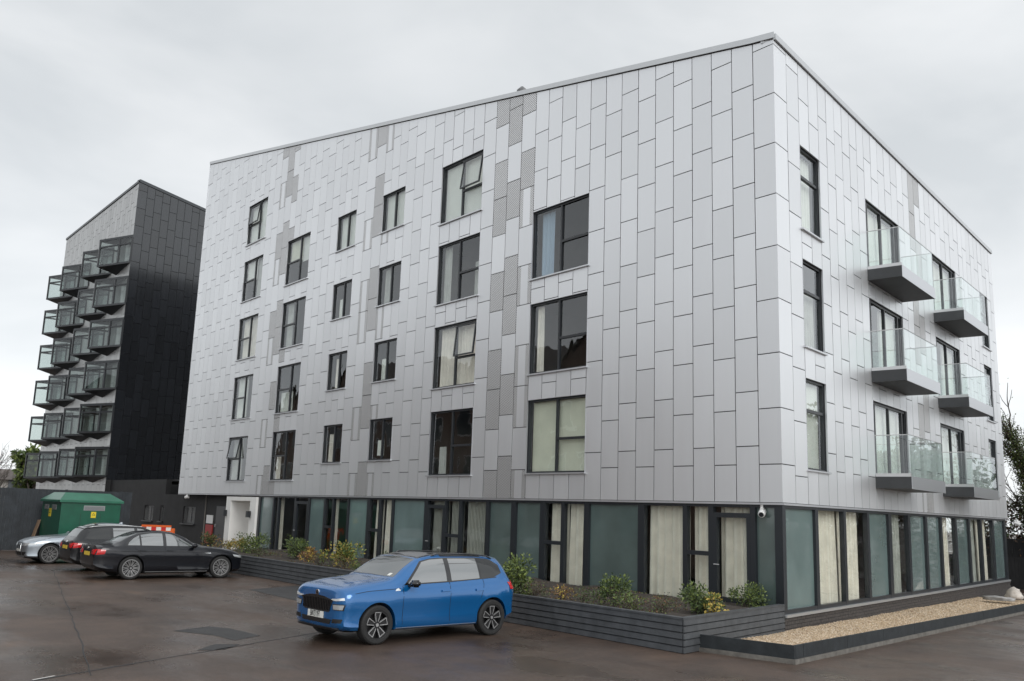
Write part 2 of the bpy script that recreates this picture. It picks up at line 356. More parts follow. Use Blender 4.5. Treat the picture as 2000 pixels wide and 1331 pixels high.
# backing walls with openings
def backing(F, bounds, ops, roof, tot):
    m = MB()
    for a, b in zip(bounds[:-1], bounds[1:]):
        um = (a+b)/2; o_ = sorted([(q[2], q[3]) for q in ops if q[0] < um < q[1]]); z = ZC-.02
        if a == 0: a = .02
        for c0, c1 in o_:
            m.fbox(F, a, b, z, c0, 0, -.22); z = c1
        m.fbox(F, a, b, z, roof(a+1e-5)-.2, 0, -.22, zb2=roof(b)-.2)
    return m.build('wall', JOINT, bld)
backing(FL, sorted({0, .56, UL_, *[q[0] for q in opL], *[q[1] for q in opL]}), opL, roofL, UL_)
backing(FR, sorted({0, UR_, *[q[0] for q in opR], *[q[1] for q in opR]}), opR, roofR, UR_)
# hidden end and rear walls, roof deck
b0 = Vector((0, 0)); bl = Vector((-UL_, 0)); br = Vector((DR[0]*UR_, DR[1]*UR_)); bk = bl+br
m = MB()
def wallq(p, q, za, zb, zc_, zd): m.poly([(p.x, p.y, za), (q.x, q.y, zb), (q.x, q.y, zd), (p.x, p.y, zc_)])
zl = roofL(UL_)-.1
wallq(bl+Vector((0, .02)), bk, ZC, ZC, zl, zl); wallq(bk, br, ZC, ZC, zl, 13.5); m.build('end_wall', BLKC, bld)
m = MB(); m.poly([(-.05, .05, 13.5), (-UL_+.05, .05, zl-.03), (bk.x, bk.y, zl-.03), (br.x, br.y, 13.5)]); m.build('roof', COPD, bld)
# coping
m = MB(); m.fbox(FL, 0, .57, 13.44, 13.59, -.3, .085, zb2=13.70, za2=13.55); m.fbox(FL, .5701, UL_, 13.55, 13.70, -.3, .085, zb2=roofL(UL_)+.0, za2=roofL(UL_)-.15)
m.build('coping', COPE, bld)
m = MB(); m.fbox(FR, .001, UR_+.06, 13.442, 13.592, -.3, .085); m.build('coping', COPE, bld)
m = MB(); m.fbox(FL, 0, .57, ZC-.055, ZC-.012, -.1, .05); m.fbox(FL, .57, UL_, ZC-.055, ZC-.012, -.1, .05); m.build('drip_trim', LINE, bld)
m = MB(); m.fbox(FR, .001, UR_, ZC-.056, ZC-.012, -.1, .05); m.build('drip_trim', LINE, bld)
m = MB(); m.poly([(-.1, .1, ZC-.03), (-UL_, .1, ZC-.03), (bk.x, bk.y, ZC-.03), (br.x, br.y, ZC-.03)]); m.build('soffit', RENDK, bld)
m = MB(); m.fbox(FL, UL_-.02, UL_+.03, ZC, roofL(UL_)-.05, -.2, .045); m.build('edge_trim', LINE, bld)
# interior storeys seen through the glass
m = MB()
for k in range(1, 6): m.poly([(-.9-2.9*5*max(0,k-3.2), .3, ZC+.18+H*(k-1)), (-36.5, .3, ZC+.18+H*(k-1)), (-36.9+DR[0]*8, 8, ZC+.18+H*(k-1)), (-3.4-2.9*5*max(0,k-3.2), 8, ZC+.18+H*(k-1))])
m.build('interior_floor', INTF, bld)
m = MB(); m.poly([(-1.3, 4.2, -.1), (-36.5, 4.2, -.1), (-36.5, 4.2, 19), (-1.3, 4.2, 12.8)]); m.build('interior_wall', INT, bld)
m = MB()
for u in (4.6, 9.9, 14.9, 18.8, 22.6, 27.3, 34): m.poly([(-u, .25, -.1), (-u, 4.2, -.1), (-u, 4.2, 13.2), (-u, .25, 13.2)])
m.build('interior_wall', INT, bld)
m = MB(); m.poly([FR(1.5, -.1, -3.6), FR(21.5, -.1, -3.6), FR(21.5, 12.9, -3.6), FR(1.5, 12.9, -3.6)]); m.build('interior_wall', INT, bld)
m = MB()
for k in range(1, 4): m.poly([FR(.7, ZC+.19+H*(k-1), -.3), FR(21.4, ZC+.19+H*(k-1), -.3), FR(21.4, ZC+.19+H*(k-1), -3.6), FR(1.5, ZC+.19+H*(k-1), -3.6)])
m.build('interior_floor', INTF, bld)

def curtain(F, ua, ub, za, zb, o, mat, parent, amp=.035, period=.16, name='curtain'):
    m = MB(); n = max(6, int((ub-ua)/period*6)); ph = random.random()*6; off = []
    for i in range(n+1):
        u = ua+(ub-ua)*i/n; off.append((u, o+amp*math.sin(2*PI*u/period+ph+1.3*math.sin(u*3+ph))))
    rows = [za, (za+zb)/2, zb]
    for r in range(2):
        for i in range(n):
            (u1, o1), (u2, o2) = off[i], off[i+1]; s = (1, .85, .6)
            m.poly([F(u1, rows[r], o-(o-o1)*s[r]), F(u2, rows[r], o-(o-o2)*s[r]), F(u2, rows[r+1], o-(o-o2)*s[r+1]), F(u1, rows[r+1], o-(o-o1)*s[r+1])])
    return m.build(name, mat, parent, smooth=True)
def pane(F, ua, ub, za, zb, o, mat, parent, name='pane'):
    return MB().fbox(F, ua, ub, za, zb, o-.006, o+.006).build(name, mat, parent)
def sash(F, ua, ub, za, zb, o, parent, tilt, mat=GLASS):     # top hung, pushed out at the bottom
    def G(u, z, oo): return F(u, z, oo+(zb-z)*tilt)
    m = MB(); w = .045
    for a in ((ua, ua+w, za, zb), (ub-w, ub, za, zb), (ua+w, ub-w, za, za+w), (ua+w, ub-w, zb-w, zb)): m.fbox(G, *a, o, o+.05)
    s = m.build('opening_sash', FRAME, parent)
    pane(G, ua+w, ub-w, za+w, zb-w, o+.025, mat, parent)
def window(F, ua, ub, za, zb, layout, fill, opened=None, sill=True, fr=.055):
    # ua is nearer the corner; layout lists panes in fractions of (width from the far side, height from the top)
    w = empty('window', F((ua+ub)/2, za, 0)); w.parent = bld; loc = None
    off = w.location
    def B(m, name, mat, **k): return m.build(name, mat, None, **k)
    class Sub: pass
    FO = -.085; FT = .06; m = MB(); W_ = ub-ua; H_ = zb-za
    objs = []
    # frame
    m.fbox(F, ua, ua+fr, za, zb, FO-.02, FO+FT); m.fbox(F, ub-fr, ub, za, zb, FO-.02, FO+FT)
    m.fbox(F, ua+fr, ub-fr, za, za+fr, FO-.02, FO+FT); m.fbox(F, ua+fr, ub-fr, zb-fr, zb, FO-.02, FO+FT)
    ia, ib, ja, jb = ua+fr, ub-fr, za+fr, zb-fr; bars = []
    for kind, a, b, c in layout.get('bars', []):
        if kind == 'v':     # fraction from far (left in view) side
            u = ib-(ib-ia)*a; m.fbox(F, u-.035, u+.035, ja, jb, FO-.02, FO+FT)
        else:               # horizontal bar between fractions b..c at height fraction a from the top
            z = jb-(jb-ja)*a; m.fbox(F, ib-(ib-ia)*c+.035, ib-(ib-ia)*b-.035, z-.035, z+.035, FO-.02, FO+FT)
    o = m.build('frame', FRAME); objs.append(o)
    for k, (x0, x1, y0, y1) in enumerate(layout['panes']):
        pu, pv = ib-(ib-ia)*x1, ib-(ib-ia)*x0; qz, rz = jb-(jb-ja)*y1, jb-(jb-ja)*y0
        if opened is not None and k == opened[0]:
            tmp = empty('t'); sash(F, pu+.03, pv-.03, qz+.03, rz-.03, FO+.03, tmp, opened[1])
            objs += list(tmp.children); 
            for q in list(tmp.children): q.parent = None
            bpy.data.objects.remove(tmp)
        else:
            # every pane sits a hair out of true, so neighbours mirror slightly different sky
            t1, t2 = random.uniform(-.006, .006), random.uniform(-.006, .006)
            def G(u, z, oo, t1=t1, t2=t2, pu=pu, qz=qz): return F(u, z, oo+(u-pu)*t1+(z-qz)*t2)
            mm = MB().fbox(G, pu, pv, qz, rz, FO+.005, FO+.017); objs.append(mm.build('pane', GLASS if F is FL else GLASSR))
    if sill:
        m = MB(); m.fbox(F, ua-.06, ub+.06, za-.035, za+.004, FO, .10); objs.append(m.build('sill', LINE))
    m = MB(); e = .006
    m.fbox(F, ua-.012, ua-.001, za, zb, FO-.03, .042); m.fbox(F, ub+.001, ub+.012, za, zb, FO-.03, .042); m.fbox(F, ua-.012, ub+.012, zb+.001, zb+.011, FO-.03, .042)
    objs.append(m.build('reveal', LINE))
    for kind, x0, x1, y0, y1 in fill:
        pu, pv = ib-(ib-ia)*x1, ib-(ib-ia)*x0; qz, rz = jb-(jb-ja)*y1, jb-(jb-ja)*y0
        if kind in ('blind', 'wblind'):
            objs.append(MB().fbox(F, pu, pv, qz, rz, FO-.09, FO-.085).build('blind', BLIND if kind == 'blind' else BLINDW))
        else:
            mt = {'curtain': CURT, 'grey': CURTG, 'blue': CURTB, 'white': BLINDW}[kind]
            objs.append(curtain(F, pu, pv, qz, rz, FO-.14, mt, None))
    for q in objs:
        q.parent = w; q.matrix_parent_inverse = Matrix.Translation(-off)
    return w
LA = dict(bars=[('v', .56, 0, 0), ('h', .50, 0, .56)], panes=[(0, .56, 0, .5), (0, .56, .5, 1), (.56, 1, 0, 1)])
LC = dict(bars=[('v', .53, 0, 0)], panes=[(0, .53, 0, 1), (.53, 1, 0, 1)])
LE = dict(bars=[('v', .50, 0, 0), ('h', .55, .50, 1)], panes=[(0, .5, 0, 1), (.5, 1, 0, .55), (.5, 1, .55, 1)])
full = lambda k: [(k, 0, 1, 0, 1)]
fills = {('A', 5): full('wblind'), ('A', 4): [('wblind', 0, .55, 0, .5), ('grey', .55, 1, 0, 1)], ('A', 3): full('curtain'), ('A', 2): [('white', 0, .55, 0, 1)], ('A', 1): [('grey', 0, .5, 0, 1)],
         ('B', 4): [('blind', 0, .55, 0, .5), ('wblind', .56, 1, 0, .55)], ('B', 3): [('grey', 0, .25, 0, 1)], ('B', 2): [('white', 0, .5, .55, 1)], ('B', 1): [('curtain', 0, .18, .5, 1)],
         ('C', 4): full('wblind'), ('C', 3): [('white', .1, .4, .4, 1)], ('C', 2): [('curtain', .1, .35, .1, 1)], ('C', 1): [('curtain', 0, .3, .2, 1)],
         ('D', 4): full('wblind'), ('D', 3): [('grey', .05, .45, 0, 1)], ('D', 2): [('white', .1, .42, .4, 1)], ('D', 1): [('white', .1, .42, .5, .9)],
         ('E', 4): full('wblind'), ('E', 3): [('grey', 0, .2, 0, 1), ('grey', .8, 1, .4, 1)], ('E', 2): [('curtain', .03, 1, 0, 1)], ('E', 1): [('grey', .1, .25, .55, 1)],
         ('F', 3): [('blue', .04, .3, 0, 1)], ('F', 2): [('curtain', 0, .12, 0, 1)], ('F', 1): full('blind')}
opn = {('A', 5): (0, .10), ('A', 1): (0, .16), ('E', 4): (1, .13), ('E', 2): (1, .10)}
for ua, ub, za, zb, c, r in opL:
    window(FL, ua, ub, za, zb, LA if c in 'AB' else LC if c in 'CD' else LE, fills.get((c, r), []), opn.get((c, r)))
LG = dict(bars=[('h', .34, 0, 1)], panes=[(0, 1, 0, .34), (0, 1, .34, 1)])
def FRm(u, z, o=0): return FR(u, z, o)
def DoorLayout(): return dict(bars=[('v', .5, 0, 0), ('v', .08, 0, 0), ('v', .92, 0, 0)], panes=[(.08, .5, 0, 1), (.5, .92, 0, 1)])
for ua, ub, za, zb, c, r in opR:
    if c in 'GJ': window(FR, ua, ub, za, zb, LG, {2: full('wblind'), 3: [('grey', 0, 1, .3, 1)], 4: full('white')}[r])
    else:
        w = window(FR, ua, ub, za, zb, DoorLayout(), full('white') if r != 3 else [('white', 0, .5, 0, 1)], sill=False, fr=.07); w.name = 'balcony_door'
# balconies
for ub0, ub1 in ((6.13, 9.33), (12.70, 15.96)):
    for r in range(3):
        z0 = 3.09+2.88*r; z1 = z0+.31; P_ = .98
        b = empty('balcony', FR((ub0+ub1)/2, z0, 0)); b.parent = bld; objs = []
        objs.append(MB().fbox(FR, ub0, ub1, z0, z1, .037, P_-.012).build('slab', BALD))
        objs.append(MB().fbox(FR, ub0-.004, ub1+.004, z0-.012, z1+.012, P_-.0119, P_).build('fascia', BALS))
        zg0, zg1 = z1-.02, z1+1.10
        g_ = [MB().fbox(FR, ub0+.02, ub0+.035, zg0, zg1, .05, P_-.05).build('glass_panel', GLASSB), MB().fbox(FR, ub1-.035, ub1-.02, zg0, zg1, .05, P_-.05).build('glass_panel', GLASSB)]
        um = (ub0+ub1)/2
        g_ += [MB().fbox(FR, ub0+.03, um-.01, zg0, zg1, P_-.045, P_-.03).build('glass_panel', GLASSB), MB().fbox(FR, um+.01, ub1-.03, zg0, zg1, P_-.045, P_-.03).build('glass_panel', GLASSB)]
        m = MB(); m.tube([FR(ub0+.028, zg1+.01, .05), FR(ub0+.028, zg1+.01, P_-.038), FR(ub1-.028, zg1+.01, P_-.038), FR(ub1-.028, zg1+.01, .05)], .014, 6)
        m.fbox(FR, ub0+.012, ub0+.045, z1, z1+.09, .05, P_-.02)
        objs += g_+[m.build('handrail', STEEL)]
        for q in objs: q.parent = b; q.matrix_parent_inverse = Matrix.Translation(-b.location)
# ground floor glazing: (u0,u1,kind); gaps between are posts
GT, GB = 2.44, .24
def glazing(F, items, ops_root, uend, name):
    w = empty('glazed_front', F((items[0][0]+items[-1][1])/2, 0, 0)); w.parent = bld; objs = []
    us = [0]+[x for it in items for x in it[:2]]+[uend]
    for i in range(0, len(us), 2):
        if us[i+1]-us[i] > .005: objs.append(MB().fbox(F, max(us[i], .0), us[i+1], GB-.06, GT+.05, -.11, .012).build('mullion', FRAMEB))
    for it in items:
        u0_, u1_, k = it[:3]; zt = GT-.02; zb = GB+.03
        objs.append(MB().fbox(F, u0_, u1_, zt, GT+.05, -.10, .008).build('head_rail', FRAMEB)); objs.append(MB().fbox(F, u0_, u1_, GB-.06, zb, -.10, .008).build('bottom_rail', FRAMEB))
        O = -.06
        if k[0] == 'f':
            objs.append(MB().fbox(F, u0_, u1_, zb, zt, O-.01, O).build('frosted_pane', FROST if k == 'f' else FROST2)); continue
        if 'd' in k[0]:     # door with over-light
            m = MB(); t = .10; zh = zt-.24
            m.fbox(F, u0_, u0_+t, zb, zh, -.09, .015); m.fbox(F, u1_-t, u1_, zb, zh, -.09, .015); m.fbox(F, u0_, u1_, zh, zh+.11, -.09, .0155); m.fbox(F, u0_+t, u1_-t, zb, zb+.14, -.09, .015)
            objs.append(m.build('door_frame', FRAMEB)); m = MB(); m.tube([F(u1_-.05, 1.12, .02), F(u1_-.05, 1.12, .07), F(u1_-.2, 1.12, .07)], .012, 6); objs.append(m.build('door_handle', STEEL))
            objs.append(MB().fbox(F, u0_+t, u1_-t, zb+.14, zh, O-.01, O).build('pane', GLASSG)); objs.append(MB().fbox(F, u0_, u1_, zh+.11, zt, O-.01, O).build('pane', GLASSG))
        elif k[0] == 't':   # split by a transom
            zm = zb+(zt-zb)*.50; objs.append(MB().fbox(F, u0_, u1_, zm-.05, zm+.05, -.09, .012).build('transom', FRAMEB))
            objs.append(MB().fbox(F, u0_, u1_, zb, zm-.05, O-.01, O).build('pane', GLASSG)); objs.append(MB().fbox(F, u0_, u1_, zm+.05, zt, O-.01, O).build('pane', GLASSG))
        else: objs.append(MB().fbox(F, u0_, u1_, zb, zt, O-.01, O).build('pane', GLASSG))
        fl = k[1] if len(k) > 1 else ''
        if fl == 'c': objs.append(curtain(F, u0_, u1_, zb-.05, zt, -.28, CURT, None, .085, .27))
        if fl == 'h': objs.append(curtain(F, u0_+(u1_-u0_)*.35, u1_, zb-.05, zt, -.28, CURT, None, .085, .25))
        if fl == 'g': objs.append(curtain(F, u0_, u1_, zb-.05, zt, -.28, CURTG, None, .085, .25))
        if fl == 's':
            n_ = int((u1_-u0_)/.075)
            for q in range(n_): objs.append(MB().fbox(F, u0_+q*.075, u0_+q*.075+.04, zb, zt, -.22, -.19).build('blind_slat', SLAT))
    m = MB(); m.fbox(F, 0 if F is FL else .001, uend, GB-.12, GB-.061, -.1, .07); objs.append(m.build('sill', COPE))
    for q in objs: q.parent = w; q.matrix_parent_inverse = Matrix.Translation(-w.location)
    return w
glazing(FL, [(.19, .70, 'fd'), (.84, 1.87, 'dc'), (2.02, 2.66, 'tc'), (2.79, 4.04, 'wc'), (4.25, 6.03, 'fd'), (6.22, 7.0, 'wh'), (7.14, 7.8, 'tc'), (8.03, 9.11, 'fd'), (9.33, 10.40, 'fd'),
             (10.55, 11.82, 'ws'), (11.95, 12.66, 'ts'), (12.75, 13.72, 'ds'), (13.92, 15.86, 'f'), (15.98, 16.70, 'wc'), (16.84, 17.46, 'tc'), (17.66, 19.03, 'f'), (19.12, 20.2, 'w'), (20.3, 20.84, 'tc'),
             (20.98, 22.2, 'f'), (22.32, 23.42, 'd'), (23.55, 25.02, 'w'), (25.14, 25.5, 'wc'), (25.62, 26.9, 'f')], None, 27.08, 'front')
glazing(FR, [(.16, 1.86, 'f'), (2.04, 3.71, 'wc'), (3.86, 5.43, 'wc'), (5.59, 7.17, 'f'), (7.42, 8.95, 'wg'), (9.15, 10.68, 'f'), (10.88, 12.34, 'f'), (12.54, 14.08, 'wc'), (14.3, 15.84, 'f'), (16.05, 17.57, 'wg'), (17.76, 19.38, 'wc'), (19.6, 21.3, 'f')], None, UR_-.3, 'side')
m = MB(); m.poly([(-.1, .02, -.1+.3), (-27, .02, .2), (-27, 4.2, .2), (-.9, 4.2, .2)]); m.poly([FR(.1, .2, -.05), FR(21.4, .2, -.05), FR(21.4, .2, -3.6), FR(1.5, .2, -3.6)]); m.build('interior_floor', INTF, bld)
# brick plinth: courses of bricks along the right side
m = MB(); m.fbox(FR, .0, UR_-.2, -.6, GB-.121, -.15, -.006); m.build('plinth', JOINT, bld)
m = MB(); m.fbox(FL, .0, 27, -.6, GB-.121, -.15, .01); m.build('plinth', BRICKD, bld)
bm_ = MB(); bcnt = 0
for k in range(7):
    z = GB-.13-.075*(k+1); u = .004 if k % 2 == 0 else -.1
    while u < UR_-.3:
        a_, b_ = max(u, .004), u+.215
        if u < 9 and k < 5 and bcnt < 200:
            MB().fbox(FR, a_, b_, z, z+.065, -.05, .012+random.uniform(0, .004)).build('brick', BRICKD, bld); bcnt += 1
        else: bm_.fbox(FR, a_, b_, z, z+.065, -.05, .012+random.uniform(0, .004))
        u += .225
bm_.build('brickwork', BRICKD, bld, kind='stuff')
# white entrance portal
por = empty('entrance_portal', FL(28.75, 0, 0)); por.parent = bld; objs = []
m = MB(); m.fbox(FL, 27.1, 27.72, -.3, 2.42, -1.2, .12); m.fbox(FL, 29.87, 30.42, -.3, 2.42, -1.2, .12); m.fbox(FL, 27.72, 29.87, 2.24, 2.421, -1.2, .121); objs.append(m.build('surround', RENDW))
objs.append(MB().fbox(FL, 27.72, 29.0, -.3, 2.24, -1.0, -.9).build('door', DOORC)); objs.append(MB().fbox(FL, 29.0, 29.87, -.3, 2.24, -1.04, -.92).build('side_panel', RENDW))
for q in objs: q.parent = por; q.matrix_parent_inverse = Matrix.Translation(-por.location)
# roof vent
v = MB(); v.tube([(-13.2, 3, 15.6), (-13.2, 3, 17.72)], .10, 12); v.tube([(-13.2, 3, 17.72), (-13.2, 3, 17.8), (-13.2, 3, 17.95)], [.2, .2, .05], 12)
vo = v.build('roof_vent', pmat('vent_metal', (.16, .16, .165), .5, .5)); tag(vo, 'small dark vent cowl poking above the silver block\'s sloping roof edge', 'vent')
def wall_lamp(u, label):
    r = empty('wall_lamp', FL(u, 1.55, .12)); tag(r, label, 'lamp', 'lamps beside the entrance')
    a = MB().fbox(FL, u-.09, u+.09, 1.52, 1.80, .145, .30).build('lamp_body', FRAME); b = MB().fbox(FL, u-.05, u+.05, 1.60, 1.72, .121, .146).build('bracket', FRAME)
    for q in (a, b): q.parent = r; q.matrix_parent_inverse = Matrix.Translation(-r.location)
wall_lamp(30.3, 'black box lamp on the left pillar of the white entrance portal')
wall_lamp(27.6, 'black box lamp on the right pillar of the white entrance portal')
def seccam(pos, d, label):
    d = Vector(d).normalized(); p = Vector(pos); r = empty('security_camera', p); tag(r, label, 'camera', 'white security cameras')
    a = MB().tube([p, p+Vector((0, 0, -.07)), p+Vector((0, 0, -.09))+d*.06], .05, 8).build('bracket', WHITEP)
    c = p+Vector((0, 0, -.16)); b = MB().tube([c-d*.10, c-d*.09, c+d*.12, c+d*.14], [.04, .08, .08, .068], 10).build('housing', WHITEP, smooth=False)
    e = MB().tube([c+d*.135, c+d*.147], .055, 10).build('lens', FRAME)
    for q in (a, b, e): q.parent = r; q.matrix_parent_inverse = Matrix.Translation(-p)
seccam(FL(.52, ZC-.055, -.02)[:2]+(ZC-.056,), (.4, -1, -.5), 'white dome camera under the cladding edge at the front corner')
seccam((-35.85, -.02, ZC-.03), (-1, -.5, -.2), 'white camera under the silver cladding above the barred black window')
seccam(FR(UR_+.05, 2.5, .35), (.9, .1, -.35), 'white camera at the far right end of the glazed side')

# ---------------------------------------------------------------- low black annex linking the blocks
ax = empty('annex_wing', (-41, 0, 0)); tag(ax, 'low black rendered wing with small windows linking the two blocks', 'building')
XL, XR = -50.55, -30.45
def apart(m, n, mt, par=ax):
    o = m.build(n, mt); o.parent = par; o.matrix_parent_inverse = par.matrix_world.inverted() if False else Matrix.Translation(-par.location); return o
wins = [(-43.45, -41.9, .98, 1.83), (-40.75, -40.15, 1.0, 1.85), (-37.15, -35.4, 1.0, 1.87)]
m = MB(); x = XL; T = 3.3
def seg(a, b, za, zb): m.box((a, .30, za), (b, .6, zb))
for a, b, za, zb in wins:
    seg(x, a, -.4, T if a < -37.3 else ZC-.06); seg(a, b, -.4, za); seg(a, b, zb, T if b < -37.2 else ZC-.06); x = b
seg(x, XR, -.4, ZC-.06); apart(m, 'wall', RENDK)
m = MB(); m.box((XL, .6, T-.1), (-37.3, 12, T)); apart(m, 'roof', RENDK)
for a, b, za, zb in wins:
    w = empty('window', ((a+b)/2, .4, za)); w.parent = ax; w.matrix_parent_inverse = Matrix.Translation(-ax.location)
    m = MB(); t = .06
    for q in ((a, b, za, za+t), (a, b, zb-t, zb), (a, a+t, za+t, zb-t), (b-t, b, za+t, zb-t)): m.box((q[0], .42, q[2]), (q[1], .5, q[3]))
    n_ = 1 if b-a < 1 else 2
    for k in range(1, n_): xx = a+(b-a)*k/n_; m.box((xx-.03, .42, za+t), (xx+.03, .5, zb-t))
    fo = m.build('frame', FRAME); po = MB().box((a+t, .455, za+t), (b-t, .465, zb-t)).build('pane', GLASS)
    si = MB().box((a-.1, .2, za-.05), (b+.1, .42, za)).build('sill', FRAME); bo = MB().box((a, .55, za), (b, .59, zb)).build('blind', pmat('dark_blind', (.10, .10, .10), .8))
    gr = MB()
    for k in range(int((b-a)/.16)): gr.box((a+.1+k*.16, .345, za+.02), (a+.115+k*.16, .36, zb-.02))
    go = gr.build('grille', pmat('bar_steel', (.35, .35, .35), .4, .8))
    for q in (fo, po, si, bo, go): q.parent = w; q.matrix_parent_inverse = Matrix.Translation(-w.location)
d = empty('door', (-31.85, .3, 0)); d.parent = ax; d.matrix_parent_inverse = Matrix.Translation(-ax.location)
for o in (MB().box((-32.5, .255, -.2), (-31.2, .30, 1.95)).build('leaf', pmat('dark_door', (.035, .035, .037), .4)), MB().box((-32.42, .2, .95), (-32.38, .255, 1.1)).build('handle', STEEL)):
    o.parent = d; o.matrix_parent_inverse = Matrix.Translation(-d.location)
o = MB().box((-33.75, .27, 1.1), (-32.95, .299, 1.5)).build('notice_board', WHITEP); tag(o, 'white square notice fixed to the black annex wall', 'sign')
o = MB().box((-33.7, .24, .15), (-32.85, .298, 1.04)).build('red_cabinet', pmat('red_paint', (.35, .03, .03), .5, noise=.2)); tag(o, 'narrow red cabinet on the black wall below a white notice', 'cabinet')

# ---------------------------------------------------------------- dark tower
tw = empty('tower_block', (-50.6, 0, 0)); tag(tw, 'tall block with charcoal end wall and stacked angular glass bay windows', 'building')
TX = -50.6
def TF(u, z, o=0): return (TX+(MIT*o if u <= 1e-6 else -u), -o, z)
def TR(u, z, o=0):
    if u <= 1e-6: return (TX+MIT*o, -o, z)
    return (TX+DR[0]*u+NR[0]*o, DR[1]*u+NR[1]*o, z)
def tpart(m, n, mt, par=tw, **k):
    o = m.build(n, mt, **k); o.parent = par; o.matrix_parent_inverse = Matrix.Translation(-par.location); return o
TL = 18.95
def troof(u): return 23.55-.13*u
TD = 13.0
m = MB(); m.fbox(TF, .02, TL, -.5, 23.2, 0, -.25); tpart(m, 'wall', JOINT)
m = MB(); m.fbox(TR, .02, TD, 3.3, troof(0)-.2, 0, -.25, zb2=troof(TD)-.2); tpart(m, 'end_wall', JOINT)
m = MB(); m.fbox(TR, .02, TD, -.5, 3.3, .03, -.25); tpart(m, 'base_wall', RENDK)
c0 = Vector(TF(TL, 0)); c1 = Vector(TR(TD, 0)); c2 = c0+(c1-Vector((TX, 0, 0)))
m = MB(); m.poly([c0+Vector((0, 0, 23.2)), c2+Vector((0, 0, 21.5)), c2, c0]); m.poly([c1, c2, c2+Vector((0, 0, 21.5)), c1+Vector((0, 0, 21.5))]); tpart(m, 'rear_wall', TSIL)
m = MB(); m.poly([Vector((TX, 0, 23.3)), c0+Vector((0, 0, 23.1)), c2+Vector((0, 0, 21.5)), c1+Vector((0, 0, 21.5))]); tpart(m, 'roof', COPD)
m = MB(); m.fbox(TF, 0, TL+.05, 23.28, 23.45, -.3, .09); m.fbox(TR, .001, TD, troof(0)-.2, troof(0), -.3, .09, zb2=troof(TD), za2=troof(TD)-.2); tpart(m, 'coping', COPD)
m = MB(); fld = MB(); ncol = 31; cnt = 0
for c in range(ncol):
    ua, ub = TL*c/ncol, TL*(c+1)/ncol; j0 = 3.0 if c % 2 == 0 else 3.42
    js = [2.3]+[j0+1.2435*k for k in range(17)]; js = [z for z in js if z < 23.1]+[23.26]
    for za, zb in zip(js[:-1], js[1:]):
        fld.fbox(TF, ua+(.012 if c else 0), ub-.012, za+.012, zb-.012, .003, .035+random.uniform(-.003, .003), tone=random.random())
tpart(fld, 'panel_field', TSIL, attr=True, kind='stuff')
for c in range(16):
    ua, ub = (0, .62) if c == 0 else (.62+.58*(c-1), .62+.58*c)
    j0 = 4.14 if c % 2 == 0 else 3.76; j0 += .33*((c//2) % 3 == 2)
    zt = troof((ua+ub)/2)-.2; js = [3.32]+[j0+1.2435*k for k in range(16) if j0+1.2435*k < zt-.25]+[None]
    for za, zb in zip(js[:-1], js[1:]):
        m = MB(); t0, t1 = (troof(ua)-.21, troof(ub)-.21) if zb is None else (zb-.014, zb-.014)
        m.fbox(TR, ua+(.014 if c else 0), ub-.014, za+.014, t0, .003, .035+random.uniform(-.003, .003), zb2=t1, tone=random.random())
        tpart(m, 'panel', BLKC, attr=True)
# angular bays
def bay_proto():
    b = empty('bay_window', (0, 0, 0)); P_ = 1.25; Lb = 2.95; Hh = 1.95     # apex at (0,-P), wall points (0,0) and (Lb,0); wall is y=0
    Apt, W1, W2 = Vector((0, -P_, 0)), Vector((0, .0, 0)), Vector((Lb, .0, 0)); Z = Vector((0, 0, 1)); objs = []
    def bar(p, q, t, m, up_=Z):
        d = (q-p).normalized(); s = d.cross(up_).normalized(); u_ = s.cross(d).normalized()
        m.hexa([p-s*t-u_*t, p+s*t-u_*t, p+s*t+u_*t, p-s*t+u_*t, q-s*t-u_*t, q+s*t-u_*t, q+s*t+u_*t, q-s*t+u_*t])
    def prism(pts, z0, z1, m):
        k = [Vector(p) for p in pts]
        m.poly([p+Z*z0 for p in k]); m.poly([p+Z*z1 for p in k])
        for i in range(len(k)): p, q = k[i], k[(i+1) % len(k)]; m.poly([p+Z*z0, q+Z*z0, q+Z*z1, p+Z*z1])
    e = .06; big = [Apt+Vector((-e, -e, 0)), W1+Vector((-e, 0, 0)), W2+Vector((e, 0, 0))]
    m = MB(); prism(big, Hh-.16, Hh, m); objs.append(m.build('bay_roof', FRAME))
    m = MB(); prism(big, 0, .13, m); objs.append(m.build('bay_floor', FRAME))
    m = MB(); q = Vector((.02, .0, -.34)); 
    for a, b2 in ((Apt, W2), (W2, W1), (W1, Apt)): m.poly([a, b2, q])
    objs.append(m.build('tapered_soffit', FRAME))
    m = MB()
    for p in (Apt, W1+Vector((0, -.04, 0)), W2, Apt.lerp(W2, .62)): bar(p+Z*.13, p+Z*(Hh-.16), .058, m, Vector((1, 0, 0)))
    zt = Hh-.16-.42
    bar(Apt+Z*zt, W2+Z*zt, .05, m); bar(Apt+Z*zt, W1+Z*zt, .05, m); objs.append(m.build('frame', FRAME))
    for a, b2 in ((Apt, Apt.lerp(W2, .62)), (Apt.lerp(W2, .62), W2), (W1, Apt)):
        for z0, z1 in ((.13, zt), (zt, Hh-.16)):
            n_ = (b2-a).cross(Z).normalized()*.006
            m = MB(); m.hexa([a+Z*z0-n_, b2+Z*z0-n_, b2+Z*z0+n_, a+Z*z0+n_, a+Z*z1-n_, b2+Z*z1-n_, b2+Z*z1+n_, a+Z*z1+n_]); objs.append(m.build('pane', GLASST))
    for o in objs: o.parent = b
    return b, objs
bproto, bobjs = bay_proto(); first = True
